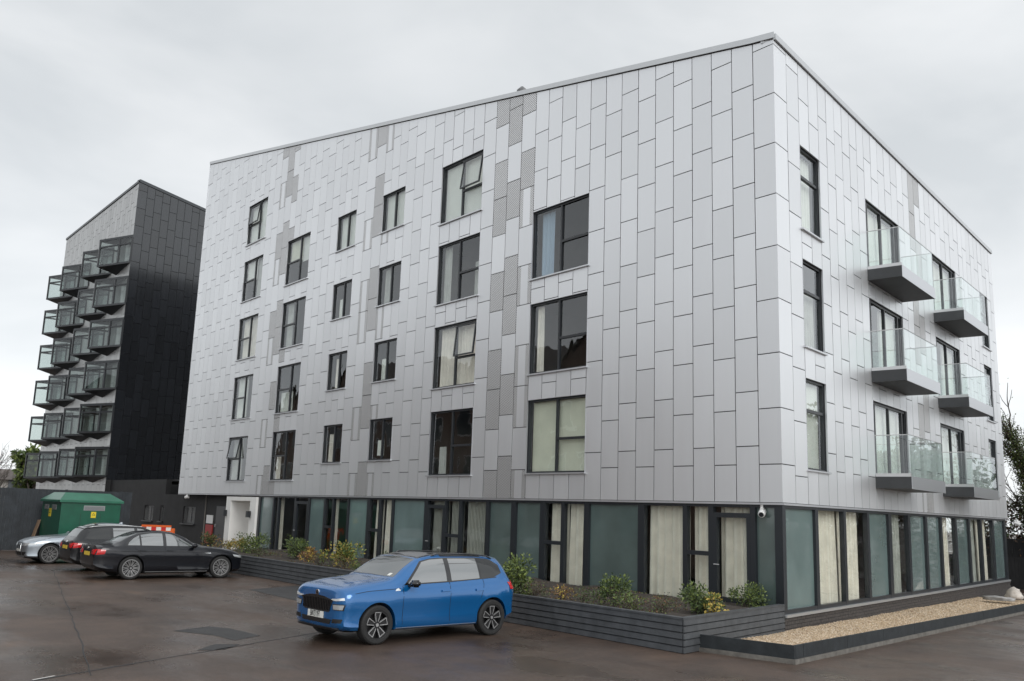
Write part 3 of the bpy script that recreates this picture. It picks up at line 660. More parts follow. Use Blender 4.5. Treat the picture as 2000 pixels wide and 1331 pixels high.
for ax_ in (-53.55, -57.75, -63.6, -67.85):
    for k in range(6):
        z = 3.48+2.84*k
        if first: b, objs, first = bproto, bobjs, False
        else:
            b = bproto.copy(); COL.objects.link(b); objs = []
            for o in bobjs: c = o.copy(); COL.objects.link(c); c.parent = b
        b.location = (ax_+50.6, 0-.04, z); b.parent = tw
        b.location = Vector((ax_, -.04, z))-tw.location
m = MB()
for ax_ in (-53.55, -57.75, -63.6, -67.85):
    for k in range(6): m.box((ax_+.3, -.045, 3.7+2.84*k), (ax_+1.6, -.036, 5.2+2.84*k))
tpart(m, 'bay_opening', pmat('bay_interior', (.16, .17, .165), .6, noise=.4, nscale=1), kind='stuff')

# ---------------------------------------------------------------- planter and gravel bed
PLX0, PLX1, PLY = -24.0, .9, -4.33
pl = empty('planter', (-8, -2.4, 0)); tag(pl, 'long raised planter of dark grey boards in front of the glazed ground floor', 'planter')
def ppart(m, n, mt, **k):
    o = m.build(n, mt, **k); o.parent = pl; o.matrix_parent_inverse = Matrix.Translation(-pl.location); return o
PT = .405; bh = .118
for k in range(6):
    z1 = PT-.035-k*bh; z0 = z1-bh+.022
    t = .03
    m = MB(); m.hexa([(PLX0, PLY, z0), (PLX1, PLY, z0), (PLX1, PLY+t, z0), (PLX0, PLY+t, z0), (PLX0, PLY+.012, z1), (PLX1, PLY+.012, z1), (PLX1, PLY+t, z1), (PLX0, PLY+t, z1)]); ppart(m, 'plank', PLANK)
    def S(y, z, o): return (y*DR[0]/DR[1]+.012+o*NR[0], y+o*NR[1], z)
    m = MB(); ya, yb = PLY+.002, -.06
    m.hexa([S(ya, z0, .03), S(yb, z0, .03), S(yb, z0, 0), S(ya, z0, 0), S(ya, z1, .018), S(yb, z1, .018), S(yb, z1, 0), S(ya, z1, 0)]); ppart(m, 'plank', PLANK)
m = MB(); m.box((PLX0, PLY-.005, PT-.034), (PLX1+.03, PLY+.13, PT)); ppart(m, 'cap_board', PLANK)
m = MB(); m.hexa([S(PLY+.131, PT-.034, .03), S(-.06, PT-.034, .03), S(-.06, PT-.034, -.10), S(PLY+.131, PT-.034, -.10), S(PLY+.131, PT, .03), S(-.06, PT, .03), S(-.06, PT, -.10), S(PLY+.131, PT, -.10)]); ppart(m, 'cap_board', PLANK)
m = MB(); m.box((PLX0, PLY+.03, -.5), (PLX1-.02, PLY+.1, PT-.05)); m.hexa([S(PLY+.1, -.5, 0), S(-.06, -.5, 0), S(-.06, -.5, -.08), S(PLY+.1, -.5, -.08), S(PLY+.1, PT-.05, 0), S(-.06, PT-.05, 0), S(-.06, PT-.05, -.08), S(PLY+.1, PT-.05, -.08)]); ppart(m, 'backing', JOINT)
m = MB(); nx, ny = 60, 10
def soilz(x, y): return PT-.09+.03*math.sin(x*2.1+y*3)+.025*math.sin(x*5.3-y*4)
pts = [[(PLX0+.05+(PLX1-PLX0-.1+(-(PLY+.1+(-.12-PLY-.1)*j/ny)+PLY)*.209)*i/nx, PLY+.1+(-.12-PLY-.1)*j/ny) for j in range(ny+1)] for i in range(nx+1)]
for i in range(nx):
    for j in range(ny): m.poly([(x, y, soilz(x, y)) for x, y in (pts[i][j], pts[i+1][j], pts[i+1][j+1], pts[i][j+1])])
ppart(m, 'soil', SOIL, smooth=True)
# gravel bed
GC = 1.80
def GBf(u, z, o): return (DR[0]*u+NR[0]*o, DR[1]*u+NR[1]*o, z)
gb = empty('gravel_bed', GBf(6, -.1, 1)); tag(gb, 'gravel strip edged with low dark boards beside the glazed side', 'bed')
def gpart(m, n, mt, **k):
    o = m.build(n, mt, **k); o.parent = gb; o.matrix_parent_inverse = Matrix.Translation(-gb.location); return o
u = -3.79; first = True
def gbz(u): return gz(0, u*DR[1]-GC*.2)
while u < 17:
    L_ = .34 if first else 2.12; first = False
    za, zb_ = gbz(u)+.07, gbz(u+L_)+.07; ta, tb = gbz(u)+.29, gbz(u+L_)+.29
    m = MB(); m.hexa([GBf(u+.006, za, GC-.05), GBf(u+L_-.006, zb_, GC-.05), GBf(u+L_-.006, zb_, GC), GBf(u+.006, za, GC), GBf(u+.006, ta, GC-.05), GBf(u+L_-.006, tb, GC-.05), GBf(u+L_-.006, tb, GC), GBf(u+.006, ta, GC)])
    gpart(m, 'edging_board', SLEEP); u += L_
m = MB(); ue = -3.79
m.hexa([GBf(ue-.05, gbz(ue)+.07, .03), GBf(ue, gbz(ue)+.07, .03), GBf(ue, gbz(ue)+.07, GC-.002), GBf(ue-.05, gbz(ue)+.07, GC-.002)]+[GBf(ue-.05, gbz(ue)+.292, .03), GBf(ue, gbz(ue)+.292, .03), GBf(ue, gbz(ue)+.292, GC-.002), GBf(ue-.05, gbz(ue)+.292, GC-.002)]); gpart(m, 'edging_board', SLEEP)
m = MB(); m.hexa([GBf(ue-.09, gbz(ue)-.1, .03), GBf(17, gbz(17)-.1, GC-.1), GBf(17, gbz(17)-.1, GC+.03), GBf(ue-.09, gbz(ue)-.1, GC+.03), GBf(ue-.09, gbz(ue)+.068, .03), GBf(17, gbz(17)+.068, GC-.1), GBf(17, gbz(17)+.068, GC+.03), GBf(ue-.09, gbz(ue)+.068, GC+.03)])
gpart(m, 'footing', KERB)
GRAV = pmat('gravel', (.50, .385, .26), .85, noise=.35, nscale=35)
GRAV2 = pmat('gravel_pale', (.66, .56, .44), .85, noise=.2, nscale=35); GRAV3 = pmat('gravel_dark', (.33, .24, .16), .85)
m = MB(); nu, no = 60, 8
def gravz(u, o): return -.15-.006*u+.008*math.sin(u*2.3+o*3)+.008*math.sin(u*.9)
for i in range(nu):
    for j in range(no):
        q = [(ue+(16.5-ue)*a/nu, .02+(GC-.08)*b/no) for a, b in ((i, j), (i+1, j), (i+1, j+1), (i, j+1))]
        m.poly([GBf(a, gravz(a, b), b) for a, b in q])
gpart(m, 'gravel_base', GRAV, smooth=True)
vv = []; ff = []; mi = []
for k in range(24000):
    a = ue+.05+(16.4-ue)*random.random()**1.5; b = random.uniform(.03, GC-.07); s = random.uniform(.010, .022)*(1+.02*max(0, a)); c = Vector(GBf(a, gravz(a, b)+s*.3, b))
    base = len(vv); ang = random.random()*6.28; ca, sa = math.cos(ang), math.sin(ang)
    for dx, dy, dz in ((1, 0, 0), (0, .8, 0), (-1, 0, 0), (0, -.8, 0), (.1, 0, .6), (0, 0, -.5)):
        j = random.uniform(.75, 1.25); vv.append((c.x+(dx*ca-dy*sa)*s*j, c.y+(dx*sa+dy*ca)*s*j, c.z+dz*s*j))
    for t in ((0, 1, 4), (1, 2, 4), (2, 3, 4), (3, 0, 4), (1, 0, 5), (2, 1, 5), (3, 2, 5), (0, 3, 5)): ff.append(tuple(base+i for i in t)); mi.append(0)
    kk = random.choice((0, 0, 0, 1, 2)); mi[-8:] = [kk]*8
m = MB(); m.v = vv; m.f = ff; m.m = mi; m.t = [.5]*len(ff); gpart(m, 'gravel', [GRAV, GRAV2, GRAV3], kind='stuff', recalc=False)
# rubble sack at the end of the bed
def lump(name, c, s, mat, seed, n=2, parent=None):
    bm = bmesh.new(); bmesh.ops.create_icosphere(bm, subdivisions=3, radius=1); rr = random.Random(seed)
    ph = [rr.random()*6 for _ in range(6)]
    for v in bm.verts:
        p = v.co; k = 1+.13*math.sin(p.x*3+ph[0])+.12*math.sin(p.y*4+ph[1])+.1*math.sin(p.z*5+ph[2])+.08*math.sin(p.x*9+p.y*8+ph[3])+.06*math.sin(p.z*13-p.y*11+ph[4])
        v.co = Vector((p.x*s[0]*k, p.y*s[1]*k, max(-.35, p.z)*s[2]*k))
    me = bpy.data.meshes.new(name); bm.to_mesh(me); bm.free(); me.materials.append(mat); me.polygons.foreach_set('use_smooth', [True]*len(me.polygons))
    o = bpy.data.objects.new(name, me); COL.objects.link(o); o.location = c
    if parent: o.parent = parent
    return o
p = GBf(15.6, -.06, 1.35); o = lump('rubble_sack', p, (.30, .22, .24), pmat('white_sack', (.55, .5, .45), .7, noise=.3, nscale=6), 3); tag(o, 'crumpled pale sack at the far end of the gravel bed', 'sack')
p = GBf(14.3, -.1, 1.2); o = lump('rubble_sack', p, (.5, .28, .09), pmat('grey_sheet', (.33, .32, .31), .6, noise=.3, nscale=6), 5); tag(o, 'flattened grey sheet lying on the far end of the gravel', 'sheet')

# ---------------------------------------------------------------- plants
def leafmat(name, c, var=.35):
    m, n, l, b = newmat(name); a = n.new('ShaderNodeAttribute'); a.attribute_name = 'tone'
    r = n.new('ShaderNodeMapRange'); r.inputs['To Min'].default_value = 1-var; r.inputs['To Max'].default_value = 1+var*1.4; l.new(a.outputs['Fac'], r.inputs[0])
    v = n.new('ShaderNodeVectorMath'); v.operation = 'SCALE'; v.inputs[0].default_value = c; l.new(r.outputs[0], v.inputs['Scale']); l.new(v.outputs[0], b.inputs['Base Color'])
    b.inputs['Roughness'].default_value = .45; b.inputs['Specular IOR Level'].default_value = .4; return m
LG1 = leafmat('leaf_dark_green', (.062, .092, .032)); LG2 = leafmat('leaf_yellow_green', (.15, .19, .05)); LG3 = leafmat('leaf_bronze', (.18, .10, .045)); LG4 = leafmat('leaf_heather', (.075, .05, .035)); LG5 = leafmat('leaf_gold', (.36, .27, .06))
BARK = pmat('bark', (.075, .062, .05), .9, noise=.3, nscale=9, bump=.6, bscale=20)
def leaves(m, pos, size, n, rnd, mis, up=.35, length=2.0):
    for k in range(n):
        c, out = pos(rnd); d = (out+Vector((rnd.gauss(0, .5), rnd.gauss(0, .5), up+rnd.gauss(0, .4)))).normalized()
        s = d.cross(Vector((rnd.gauss(0, 1), rnd.gauss(0, 1), rnd.gauss(0, 1)))).normalized(); nn = s.cross(d); L_ = size*length*rnd.uniform(.6, 1.2); w_ = size*.5*rnd.uniform(.7, 1.2)
        t = rnd.random(); mi = rnd.choice(mis); a = c; b = c+d*L_-Vector((0, 0, L_*.15)); q = c+d*L_*.5
        m.poly([a, q+s*w_+nn*w_*.3, b], mi, t); m.poly([a, b, q-s*w_+nn*w_*.3], mi, t)
def shrub(x, y, h, w, mis, label, n=420, size=.04, cat='shrub', z=None):
    rnd = random.Random(hash((round(x, 2), round(y, 2))) & 0xffff); z = soilz(x, y)-.01 if z is None else z; c = Vector((x, y, z))
    r = empty('shrub', c); tag(r, label, cat, 'plants in the planter')
    m = MB(); tips = []
    for k in range(9):
        a = rnd.random()*6.28; e = rnd.uniform(.15, 1); tip = c+Vector((math.cos(a)*w*.42*e, math.sin(a)*w*.42*e, h*rnd.uniform(.5, .92))); tips.append(tip)
        mid = c.lerp(tip, .5)+Vector((rnd.gauss(0, .03), rnd.gauss(0, .03), .02)); m.tube([c-Vector((0, 0, .03)), mid, tip], [.012, .009, .004], 5)
    o = m.build('stem', BARK); o.parent = r; o.matrix_parent_inverse = Matrix.Translation(-c)
    cl = [(t, rnd.uniform(.14, .26)*w) for t in tips]+[(c+Vector((rnd.gauss(0, .22)*w, rnd.gauss(0, .22)*w, h*rnd.uniform(.15, .5))), rnd.uniform(.14, .24)*w) for _ in range(6)]
    def pos(rn):
        t, rr = rn.choice(cl); v = Vector((rn.gauss(0, 1), rn.gauss(0, 1), rn.gauss(0, 1))).normalized(); return t+v*rr*rn.random()**.5, (v+(t-c)*.6/max(h, .1))
    m = MB(); leaves(m, pos, size, n, rnd, mis); o = m.build('foliage', [LG1, LG2, LG3, LG4, LG5], attr=True, recalc=False); o.parent = r; o.matrix_parent_inverse = Matrix.Translation(-c)
    return r
P4 = [(-4.15, -3.9, .78, .95, [0, 0, 1, 1], 'tall yellow-green shrub right behind the blue car', 620, .055),
      (-3.35, -4.2, .24, .7, [3, 3, 0], 'low brown heather beside the shrub behind the blue car', 260, .025),
      (-2.35, -4.2, .26, .55, [2, 2, 4], 'small orange-leaved plant on the planter edge right of the blue car', 130, .035),
      (-2.0, -4.05, .22, .7, [0, 3, 0], 'low green mound between the orange plant and the dark round shrub', 240, .028),
      (-1.55, -3.55, .52, .75, [0, 0, 0, 1], 'dark rounded shrub in front of the big frosted pane', 560, .045),
      (-.75, -4.05, .24, .75, [0, 1, 3], 'low spreading plant near the middle of the planter front', 260, .03),
      (-.15, -3.75, .26, .5, [2, 3], 'sparse twiggy bronze plant by the curtained pane', 70, .03),
      (.15, -3.9, .2, .8, [3, 0], 'low dark heather near the planter\'s front corner', 300, .024),
      (.18, -2.95, .52, .68, [0, 0, 0, 1], 'bushy dark green shrub in front of the glazed corner door', 560, .045),
      (.55, -2.9, .42, .3, [4, 1, 4], 'golden leafy sprig right of the bushy corner shrub', 90, .05),
      (-.25, -.85, .50, .72, [0, 1, 0], 'rounded shrub at the building\'s corner post', 620, .035),
      (-10.6, -3.2, .5, .6, [0, 0], 'dark shrub half hidden behind the blue car\'s windscreen', 320, .045),
      (-11.4, -3.8, .2, .4, [1, 0], 'small bright green plant left of the blue car', 90, .035),
      (-12.0, -3.9, .32, .6, [3, 2], 'thin brown twiggy plant left of the blue car', 120, .025),
      (-13.1, -3.3, .62, .95, [1, 1, 0, 4], 'broad yellow-green shrub between the black and blue cars', 640, .055),
      (-13.6, -3.9, .32, .7, [3, 0], 'reddish heather under the broad yellow-green shrub', 260, .025),
      (-15.1, -3.5, .42, .5, [2, 4, 2], 'upright orange and gold plant in the planter', 230, .05),
      (-17.2, -2.9, .66, .85, [0, 0, 1], 'dark green shrub in front of the dark doorway', 600, .05),
      (-18.6, -3.6, .25, .8, [0, 3], 'low green ground plant left of the dark doorway shrub', 220, .03),
      (-20.9, -2.9, .62, 1.0, [0, 0, 1], 'wide green shrub in front of the white portal', 620, .05),
      (-21.9, -3.5, .35, .9, [0, 4, 2], 'yellowish low plant above the black car\'s bonnet', 300, .04),
      (-23.4, -2.4, .42, .7, [4, 1, 4], 'yellow shrub at the left end of the planter', 330, .05)]
for a in P4: shrub(a[0]-.38*(1 if a[0] > -5 else 1.9), max(a[1]+.38, PLY+.3), a[2]*1.0, a[3]*1.2, a[4], a[5], int(a[6]*1.7), a[7]*.92)
shrub(-28.6, -1.4, 1.05, 1.0, [0, 0, 2], 'tall dark bush by the red cabinet at the black wall', 650, .06, z=gz(0, -1.4))

m = MB(); rnd = random.Random(77); cl_ = [(rnd.uniform(-23, .6), rnd.uniform(PLY+.2, -.3)) for _ in range(150)]
def gpos(rn):
    x, y = rn.choice(cl_); x += rn.gauss(0, .12); y = min(-.25, max(PLY+.16, y+rn.gauss(0, .12))); x = min(x, .75-(y-PLY)*.2); return Vector((x, y, soilz(x, y))), Vector((rn.gauss(0, .5), rn.gauss(0, .5), .5))
leaves(m, gpos, .026, 5200, rnd, [0, 3, 2, 3, 1]); o = m.build('ground_cover', [LG1, LG2, LG3, LG4, LG5], attr=True, recalc=False, kind='stuff'); tag(o, 'low weeds and fallen leaves over the planter soil', 'ground cover')
def tree(base, h, spread, label, seed, leafn, lsize, mis, ivy=0, group=None, levels=4, cat='tree', r0=.25):
    rnd = random.Random(seed); r = empty('tree', base); tag(r, label, cat, group); m = MB(); tips = []; segs = []
    def grow(p, d, L_, rad_, lv):
        pts = [p]; q = p.copy(); dd = d.copy()
        for k in range(4):
            dd = (dd+Vector((rnd.gauss(0, .13), rnd.gauss(0, .13), .05))).normalized(); q = q+dd*L_/4; pts.append(q.copy())
        m.tube(pts, [rad_*(1-.11*i) for i in range(5)], 7 if lv > 2 else 4); segs.append((pts, lv))
        if lv == 0: tips.append(q); return
        for k in range(rnd.choice((2, 3, 3))):
            t = rnd.uniform(.45, 1); s = pts[min(4, int(t*4))]; a = rnd.random()*6.28
            nd = (dd+Vector((math.cos(a), math.sin(a), rnd.uniform(-.1, .4)))*spread).normalized(); grow(s, nd, L_*rnd.uniform(.55, .8), rad_*rnd.uniform(.42, .6), lv-1)
        grow(q, dd, L_*.7, rad_*.55, lv-1)
    grow(Vector(base)-Vector((0, 0, .1)), Vector((0, 0, 1)), h*.36, r0, levels)
    o = m.build('trunk', BARK, smooth=True); o.parent = r; o.matrix_parent_inverse = Matrix.Translation(-Vector(base))
    big = [s for s in segs if s[1] >= levels-1-(1 if ivy else 0)]
    if leafn:
        def pos(rn):
            if ivy and rn.random() < ivy: s, lv = rn.choice(big); t = rn.random()*3.99; i = int(t); c = s[i].lerp(s[i+1], t-i); v = Vector((rn.gauss(0, 1), rn.gauss(0, 1), rn.gauss(0, .8))).normalized(); return c+v*rn.uniform(.1, .5), v
            c = rn.choice(tips); v = Vector((rn.gauss(0, 1), rn.gauss(0, 1), rn.gauss(0, 1))).normalized(); return c+v*rn.random()*.5, v
        m2 = MB(); leaves(m2, pos, lsize, leafn, rnd, mis); o = m2.build('crown', [LG1, LG2, LG3, LG4, LG5], attr=True, recalc=False); o.parent = r; o.matrix_parent_inverse = Matrix.Translation(-Vector(base))
    return r
tree((-7.9, 33.5, gz(0, 33)), 11.5, .55, 'ivy-clad bare winter tree beyond the right end of the silver block', 11, 24000, .06, [0, 0, 3, 1], ivy=.985, r0=.24)
tree((-4.6, 37, gz(0, 37)), 12, .6, 'bare twiggy tree at the right edge of the picture', 15, 0, .1, [0], r0=.22)
tree((-110, 8.0, -.2), 9, .6, 'green tree behind the far-left roof', 21, 2600, .34, [0, 0, 1], r0=.35, levels=3)
tree((-96, 1.2, -.2), 8.5, .6, 'bare twigs of a tree at the far left edge', 25, 0, .3, [0], r0=.16)
for k_, (u_, o_, h_, ev) in enumerate([(27, 9.5, 9, 1), (33, 13, 11, 0), (39, 10, 8.5, 1), (46, 14, 12, 1), (54, 11, 9.5, 0), (62, 15, 12, 1), (72, 12, 10, 1)]):
    q_ = GBf(u_, 0, o_); tree((q_[0], q_[1], gz(0, min(60, q_[1]))), h_, .6, '%s tree in the row lining the lane on the right' % ('leafy evergreen' if ev else 'mostly bare'), 40+k_, 2600 if ev else 500, .26, [0, 0, 3], r0=.24, levels=3, group='trees along the lane')
# hedge behind the right fence
hd = empty('hedge', (-6, 36, gz(0, 36))); tag(hd, 'tangled brown and green hedge behind the dark fence on the right', 'hedge'); rnd = random.Random(4)
def hpos(rn):
    c = Vector((-13+rn.random()*22, 35.2+rn.gauss(0, .7), gz(0, 36)+rn.random()**.8*4.4)); return c, Vector((rn.gauss(0, .6), -1, rn.gauss(0, .5)))
m = MB(); leaves(m, hpos, .13, 18000, rnd, [3, 3, 2, 0]); o = m.build('foliage', [LG1, LG2, LG3, LG4, LG5], attr=True, recalc=False); o.parent = hd; o.matrix_parent_inverse = Matrix.Translation(-hd.location)
m = MB()
for k in range(120):
    x = -13+rnd.random()*22; b = Vector((x, 35.4+rnd.gauss(0, .5), gz(0, 36))); m.tube([b, b+Vector((rnd.gauss(0, .5), rnd.gauss(0, .3), 2.2)), b+Vector((rnd.gauss(0, .9), rnd.gauss(0, .5), rnd.uniform(3, 5.2)))], [.035, .02, .006], 4)
o = m.build('stems', BARK); o.parent = hd; o.matrix_parent_inverse = Matrix.Translation(-hd.location)

# ---------------------------------------------------------------- fences
FEN = pmat('slate_fence', (.030, .036, .043), .65, noise=.3, nscale=3, bump=.2, bscale=30)
FENB = pmat('black_fence', (.018, .018, .019), .7, noise=.3, nscale=4)
def fence(p, q, z1, bw, mat, label, pmat_=None, gap=.006):
    p = Vector(p); q = Vector(q); d = (q-p); L_ = d.length; d.normalize(); nn = Vector((d.y, -d.x)); r = empty('fence', ((p.x+q.x)/2, (p.y+q.y)/2, gz(0, (p.y+q.y)/2))); tag(r, label, 'fence')
    n_ = int(L_/bw)
    for k in range(n_):
        a = p+d*k*bw; b = p+d*((k+1)*bw-gap); t = .02+random.uniform(0, .008); z0 = gz(0, a.y)+.02
        m = MB(); m.hexa([(a.x, a.y, z0), (b.x, b.y, z0), (b.x+nn.x*t, b.y+nn.y*t, z0), (a.x+nn.x*t, a.y+nn.y*t, z0), (a.x, a.y, z1), (b.x, b.y, z1), (b.x+nn.x*t, b.y+nn.y*t, z1), (a.x+nn.x*t, a.y+nn.y*t, z1)])
        o = m.build('board', mat); o.parent = r; o.matrix_parent_inverse = Matrix.Translation(-r.location)
    for k in range(int(L_/2.4)+1):
        a = p+d*min(k*2.4, L_-.05)-nn*.08; m = MB().box((a.x-.05, a.y-.05, gz(0, a.y)-.1), (a.x+.05, a.y+.05, z1+.02)); o = m.build('post', pmat_ or mat); o.parent = r; o.matrix_parent_inverse = Matrix.Translation(-r.location)
    return r
fence((-33.4, -16), (-33.4, -3.5), 2.46, .145, FEN, 'tall slate-blue boarded fence behind the green kiosk')
fence((-12, 30.5), (-3, 32.2), .75, .16, FENB, 'low black boarded fence at the right edge', pmat('timber_post', (.16, .13, .10), .9))
fence((-12, 33.2), (-2, 34.8), 1.62, .16, FENB, 'taller black fence behind the low one on the right', pmat('timber_post_pale', (.2, .17, .13), .9))
# left background: roof and wall
fb = empty('roofed_building', (-112, 8, 0)); tag(fb, 'low brown-roofed building with white rail at the far left', 'building')
def bpart(m, n, mt):
    o = m.build(n, mt); o.parent = fb; o.matrix_parent_inverse = Matrix.Translation(-fb.location); return o
m = MB(); m.box((-120, -4, -1), (-112.3, 6.0, 3.95)); bpart(m, 'wall', pmat('pale_wall', (.55, .53, .50), .8, noise=.1))
m = MB(); m.box((-120, 6.0, -1), (-112.0, 14.0, 3.95)); bpart(m, 'wall', pmat('slate_wall', (.17, .19, .21), .7))
m = MB(); m.poly([(-111.5, -5, 3.95), (-111.5, 15, 3.95), (-117, 15, 5.3), (-117, -5, 5.3)]); m.poly([(-111.5, -5, 3.95), (-117, -5, 5.3), (-122, -5, 3.95)]); m.poly([(-117, -5, 5.3), (-117, 15, 5.3), (-122, 15, 3.95), (-122, -5, 3.95)]); bpart(m, 'roof', pmat('brown_roof', (.12, .10, .09), .8, noise=.2, nscale=2))
m = MB(); m.tube([(-116.8, -5, 5.75), (-116.8, 15, 5.75)], .06, 5)
for k in range(11): m.tube([(-116.8, -5+2*k, 5.2), (-116.8, -5+2*k, 5.75)], .05, 5)
bpart(m, 'guard_rail', WHITEP)

# ---------------------------------------------------------------- kiosk, plank, barrier
KG = pmat('green_grp', (.012, .105, .062), .32, 0, .5, .12, 2.5); KGL = pmat('green_grp_roof', (.030, .16, .10), .35, 0, .5, .15, 2)
ks = empty('electricity_kiosk', (-31.1, -6.3, gz(0, -6.3))); tag(ks, 'green plastic electricity kiosk with hipped lid and yellow warning signs', 'kiosk')
def kp(m, n, mt, par=ks):
    o = m.build(n, mt); o.parent = par; o.matrix_parent_inverse = Matrix.Translation(-par.location); return o
kx0, kx1, ky0, ky1 = -32.75, -29.55, -7.48, -5.12
kp(MB().box((kx0, ky0, gz(0, -7)), (kx1, ky1, 1.96)), 'body', KG)
m = MB(); e = .09; z = 1.94
base = [(kx0-e, ky0-e), (kx1+e, ky0-e), (kx1+e, ky1+e), (kx0-e, ky1+e)]; ins = [(kx0+.55, ky0+.28), (kx1-.75, ky0+.28), (kx1-.75, ky1-.28), (kx0+.55, ky1-.28)]
for i in range(4):
    a, b = base[i], base[(i+1) % 4]; c, d = ins[i], ins[(i+1) % 4]
    m.poly([(*a, z), (*b, z), (*b, z+.09), (*a, z+.09)]); m.poly([(*a, z+.09), (*b, z+.09), (*d, z+.40), (*c, z+.40)])
m.poly([(*p, z+.40) for p in ins]); m.poly([(*p, z) for p in base]); kp(m, 'lid', KGL)
GREYV = pmat('vent_grey', (.36, .37, .38), .5); YEL = pmat('warning_yellow', (.80, .62, .03), .5)
def vent(m2, F2, a, b, z0, z1):
    v_ = MB(); v_.hexa(F2(a, b, z0, z1, .012)); o = kp(v_, 'vent', GREYV); s = MB()
    for k in range(5): zz = z0+.02+(z1-z0-.04)*k/5; s.hexa(F2(a+.03, b-.03, zz, zz+(z1-z0)/14, .02))
    so_ = s.build('louvre', pmat('louvre_dark', (.16, .165, .17), .6)); so_.parent = o
def KF(a, b, z0, z1, t): return [(kx1, a, z0), (kx1, b, z0), (kx1+t, b, z0), (kx1+t, a, z0), (kx1, a, z1), (kx1, b, z1), (kx1+t, b, z1), (kx1+t, a, z1)]
def KS(a, b, z0, z1, t): return [(a, ky0, z0), (b, ky0, z0), (b, ky0-t, z0), (a, ky0-t, z0), (a, ky0, z1), (b, ky0, z1), (b, ky0-t, z1), (a, ky0-t, z1)]
vent(None, KF, -6.6, -5.76, 1.62, 1.82); vent(None, KS, -32.3, -31.6, 1.62, 1.82); vent(None, KS, -31.0, -30.3, 1.62, 1.82)
def wsign(F2, a, b, z0, z1):
    o = kp(MB().hexa(F2(a, b, z0, z1, .008)), 'warning_sign', YEL); c = (a+b)/2; w = (b-a)*.32; zz = z0+(z1-z0)*.42; t = MB(); q = F2(c-w, c+w, zz, zz+w*1.6, .0105)
    p0, p1, p2 = Vector(q[3]), Vector(q[2]), (Vector(q[6])+Vector(q[7]))/2; c_ = (p0+p1+p2)/3; oo = [p0, p1, p2]; ii = [c_+(p-c_)*.62 for p in oo]
    for i in range(3): t.poly([oo[i], oo[(i+1) % 3], ii[(i+1) % 3], ii[i]])
    k_ = t.build('warning_triangle', FRAME); k_.parent = o
wsign(KF, -6.29, -6.09, 1.32, 1.57); wsign(KS, -31.5, -31.1, 1.32, 1.66)
m = MB()
for k in range(1, 3): yy = ky0+(ky1-ky0)*k/3; m.box((kx1, yy-.006, .1), (kx1+.004, yy+.006, 1.5))
kp(m, 'door_gap', FRAME)
o = MB().hexa([(x-3.05, y+.9, z if z > 1 else gz(0, -7.8)) for x, y, z in [(-30.1, -8.75, 0), (-29.6, -8.75, 0), (-29.6, -8.72, 0), (-30.1, -8.72, 0), (-30.1, -8.42, 1.12), (-29.62, -8.42, 1.14), (-29.62, -8.39, 1.14), (-30.1, -8.39, 1.12)]]).build('timber_plank', pmat('raw_timber', (.30, .20, .13), .8, noise=.2, nscale=6)); tag(o, 'short raw timber plank leaning against the green kiosk', 'plank')
ORG = pmat('orange_plastic', (.75, .13, .02), .45); RED = pmat('red_reflective', (.6, .03, .03), .4); WHT = pmat('white_reflective', (.8, .8, .75), .4)
bp_, bq_ = Vector((-28.15, -4.6, 0)), Vector((-27.15, -3.3, 0)); bd = (bq_-bp_).normalized(); bn = Vector((bd.y, -bd.x, 0)); BLn = 1.22
br_ = empty('safety_barrier', (-27.6, -3.95, gz(0, -3.95))); tag(br_, 'orange plastic safety barrier with red and white band behind the cars', 'barrier')
def BF(u, z, o): v_ = bp_+bd*u+bn*o; return (v_.x, v_.y, z)
def brp(m, n, mt):
    o = m.build(n, mt); o.parent = br_; o.matrix_parent_inverse = Matrix.Translation(-br_.location); return o
bz = gz(0, -3.95)
m = MB(); m.fbox(BF, 0, BLn, 1.04, 1.12, -.03, .03); m.fbox(BF, 0, BLn, .86, .90, -.03, .03); m.fbox(BF, 0, BLn, .2, .26, -.03, .03)
for k in range(8): u_ = BLn*k/7; m.fbox(BF, max(0, u_-.03), min(BLn, u_+.03), .26, .86, -.02, .02)
m.fbox(BF, -.04, 0,   .05, 1.06, -.035, .035); m.fbox(BF, BLn, BLn+.16, .05, 1.0, -.035, .035); brp(m, 'frame', ORG)
for k in range(6): brp(MB().fbox(BF, BLn*k/6, BLn*(k+1)/6, .90, 1.04, -.022, .022), 'reflective_band', RED if k % 2 == 0 else WHT)
for u_ in (.1, BLn-.1): brp(MB().fbox(BF, u_-.12, u_+.12, bz, .06, -.35, .35), 'foot', FRAME)

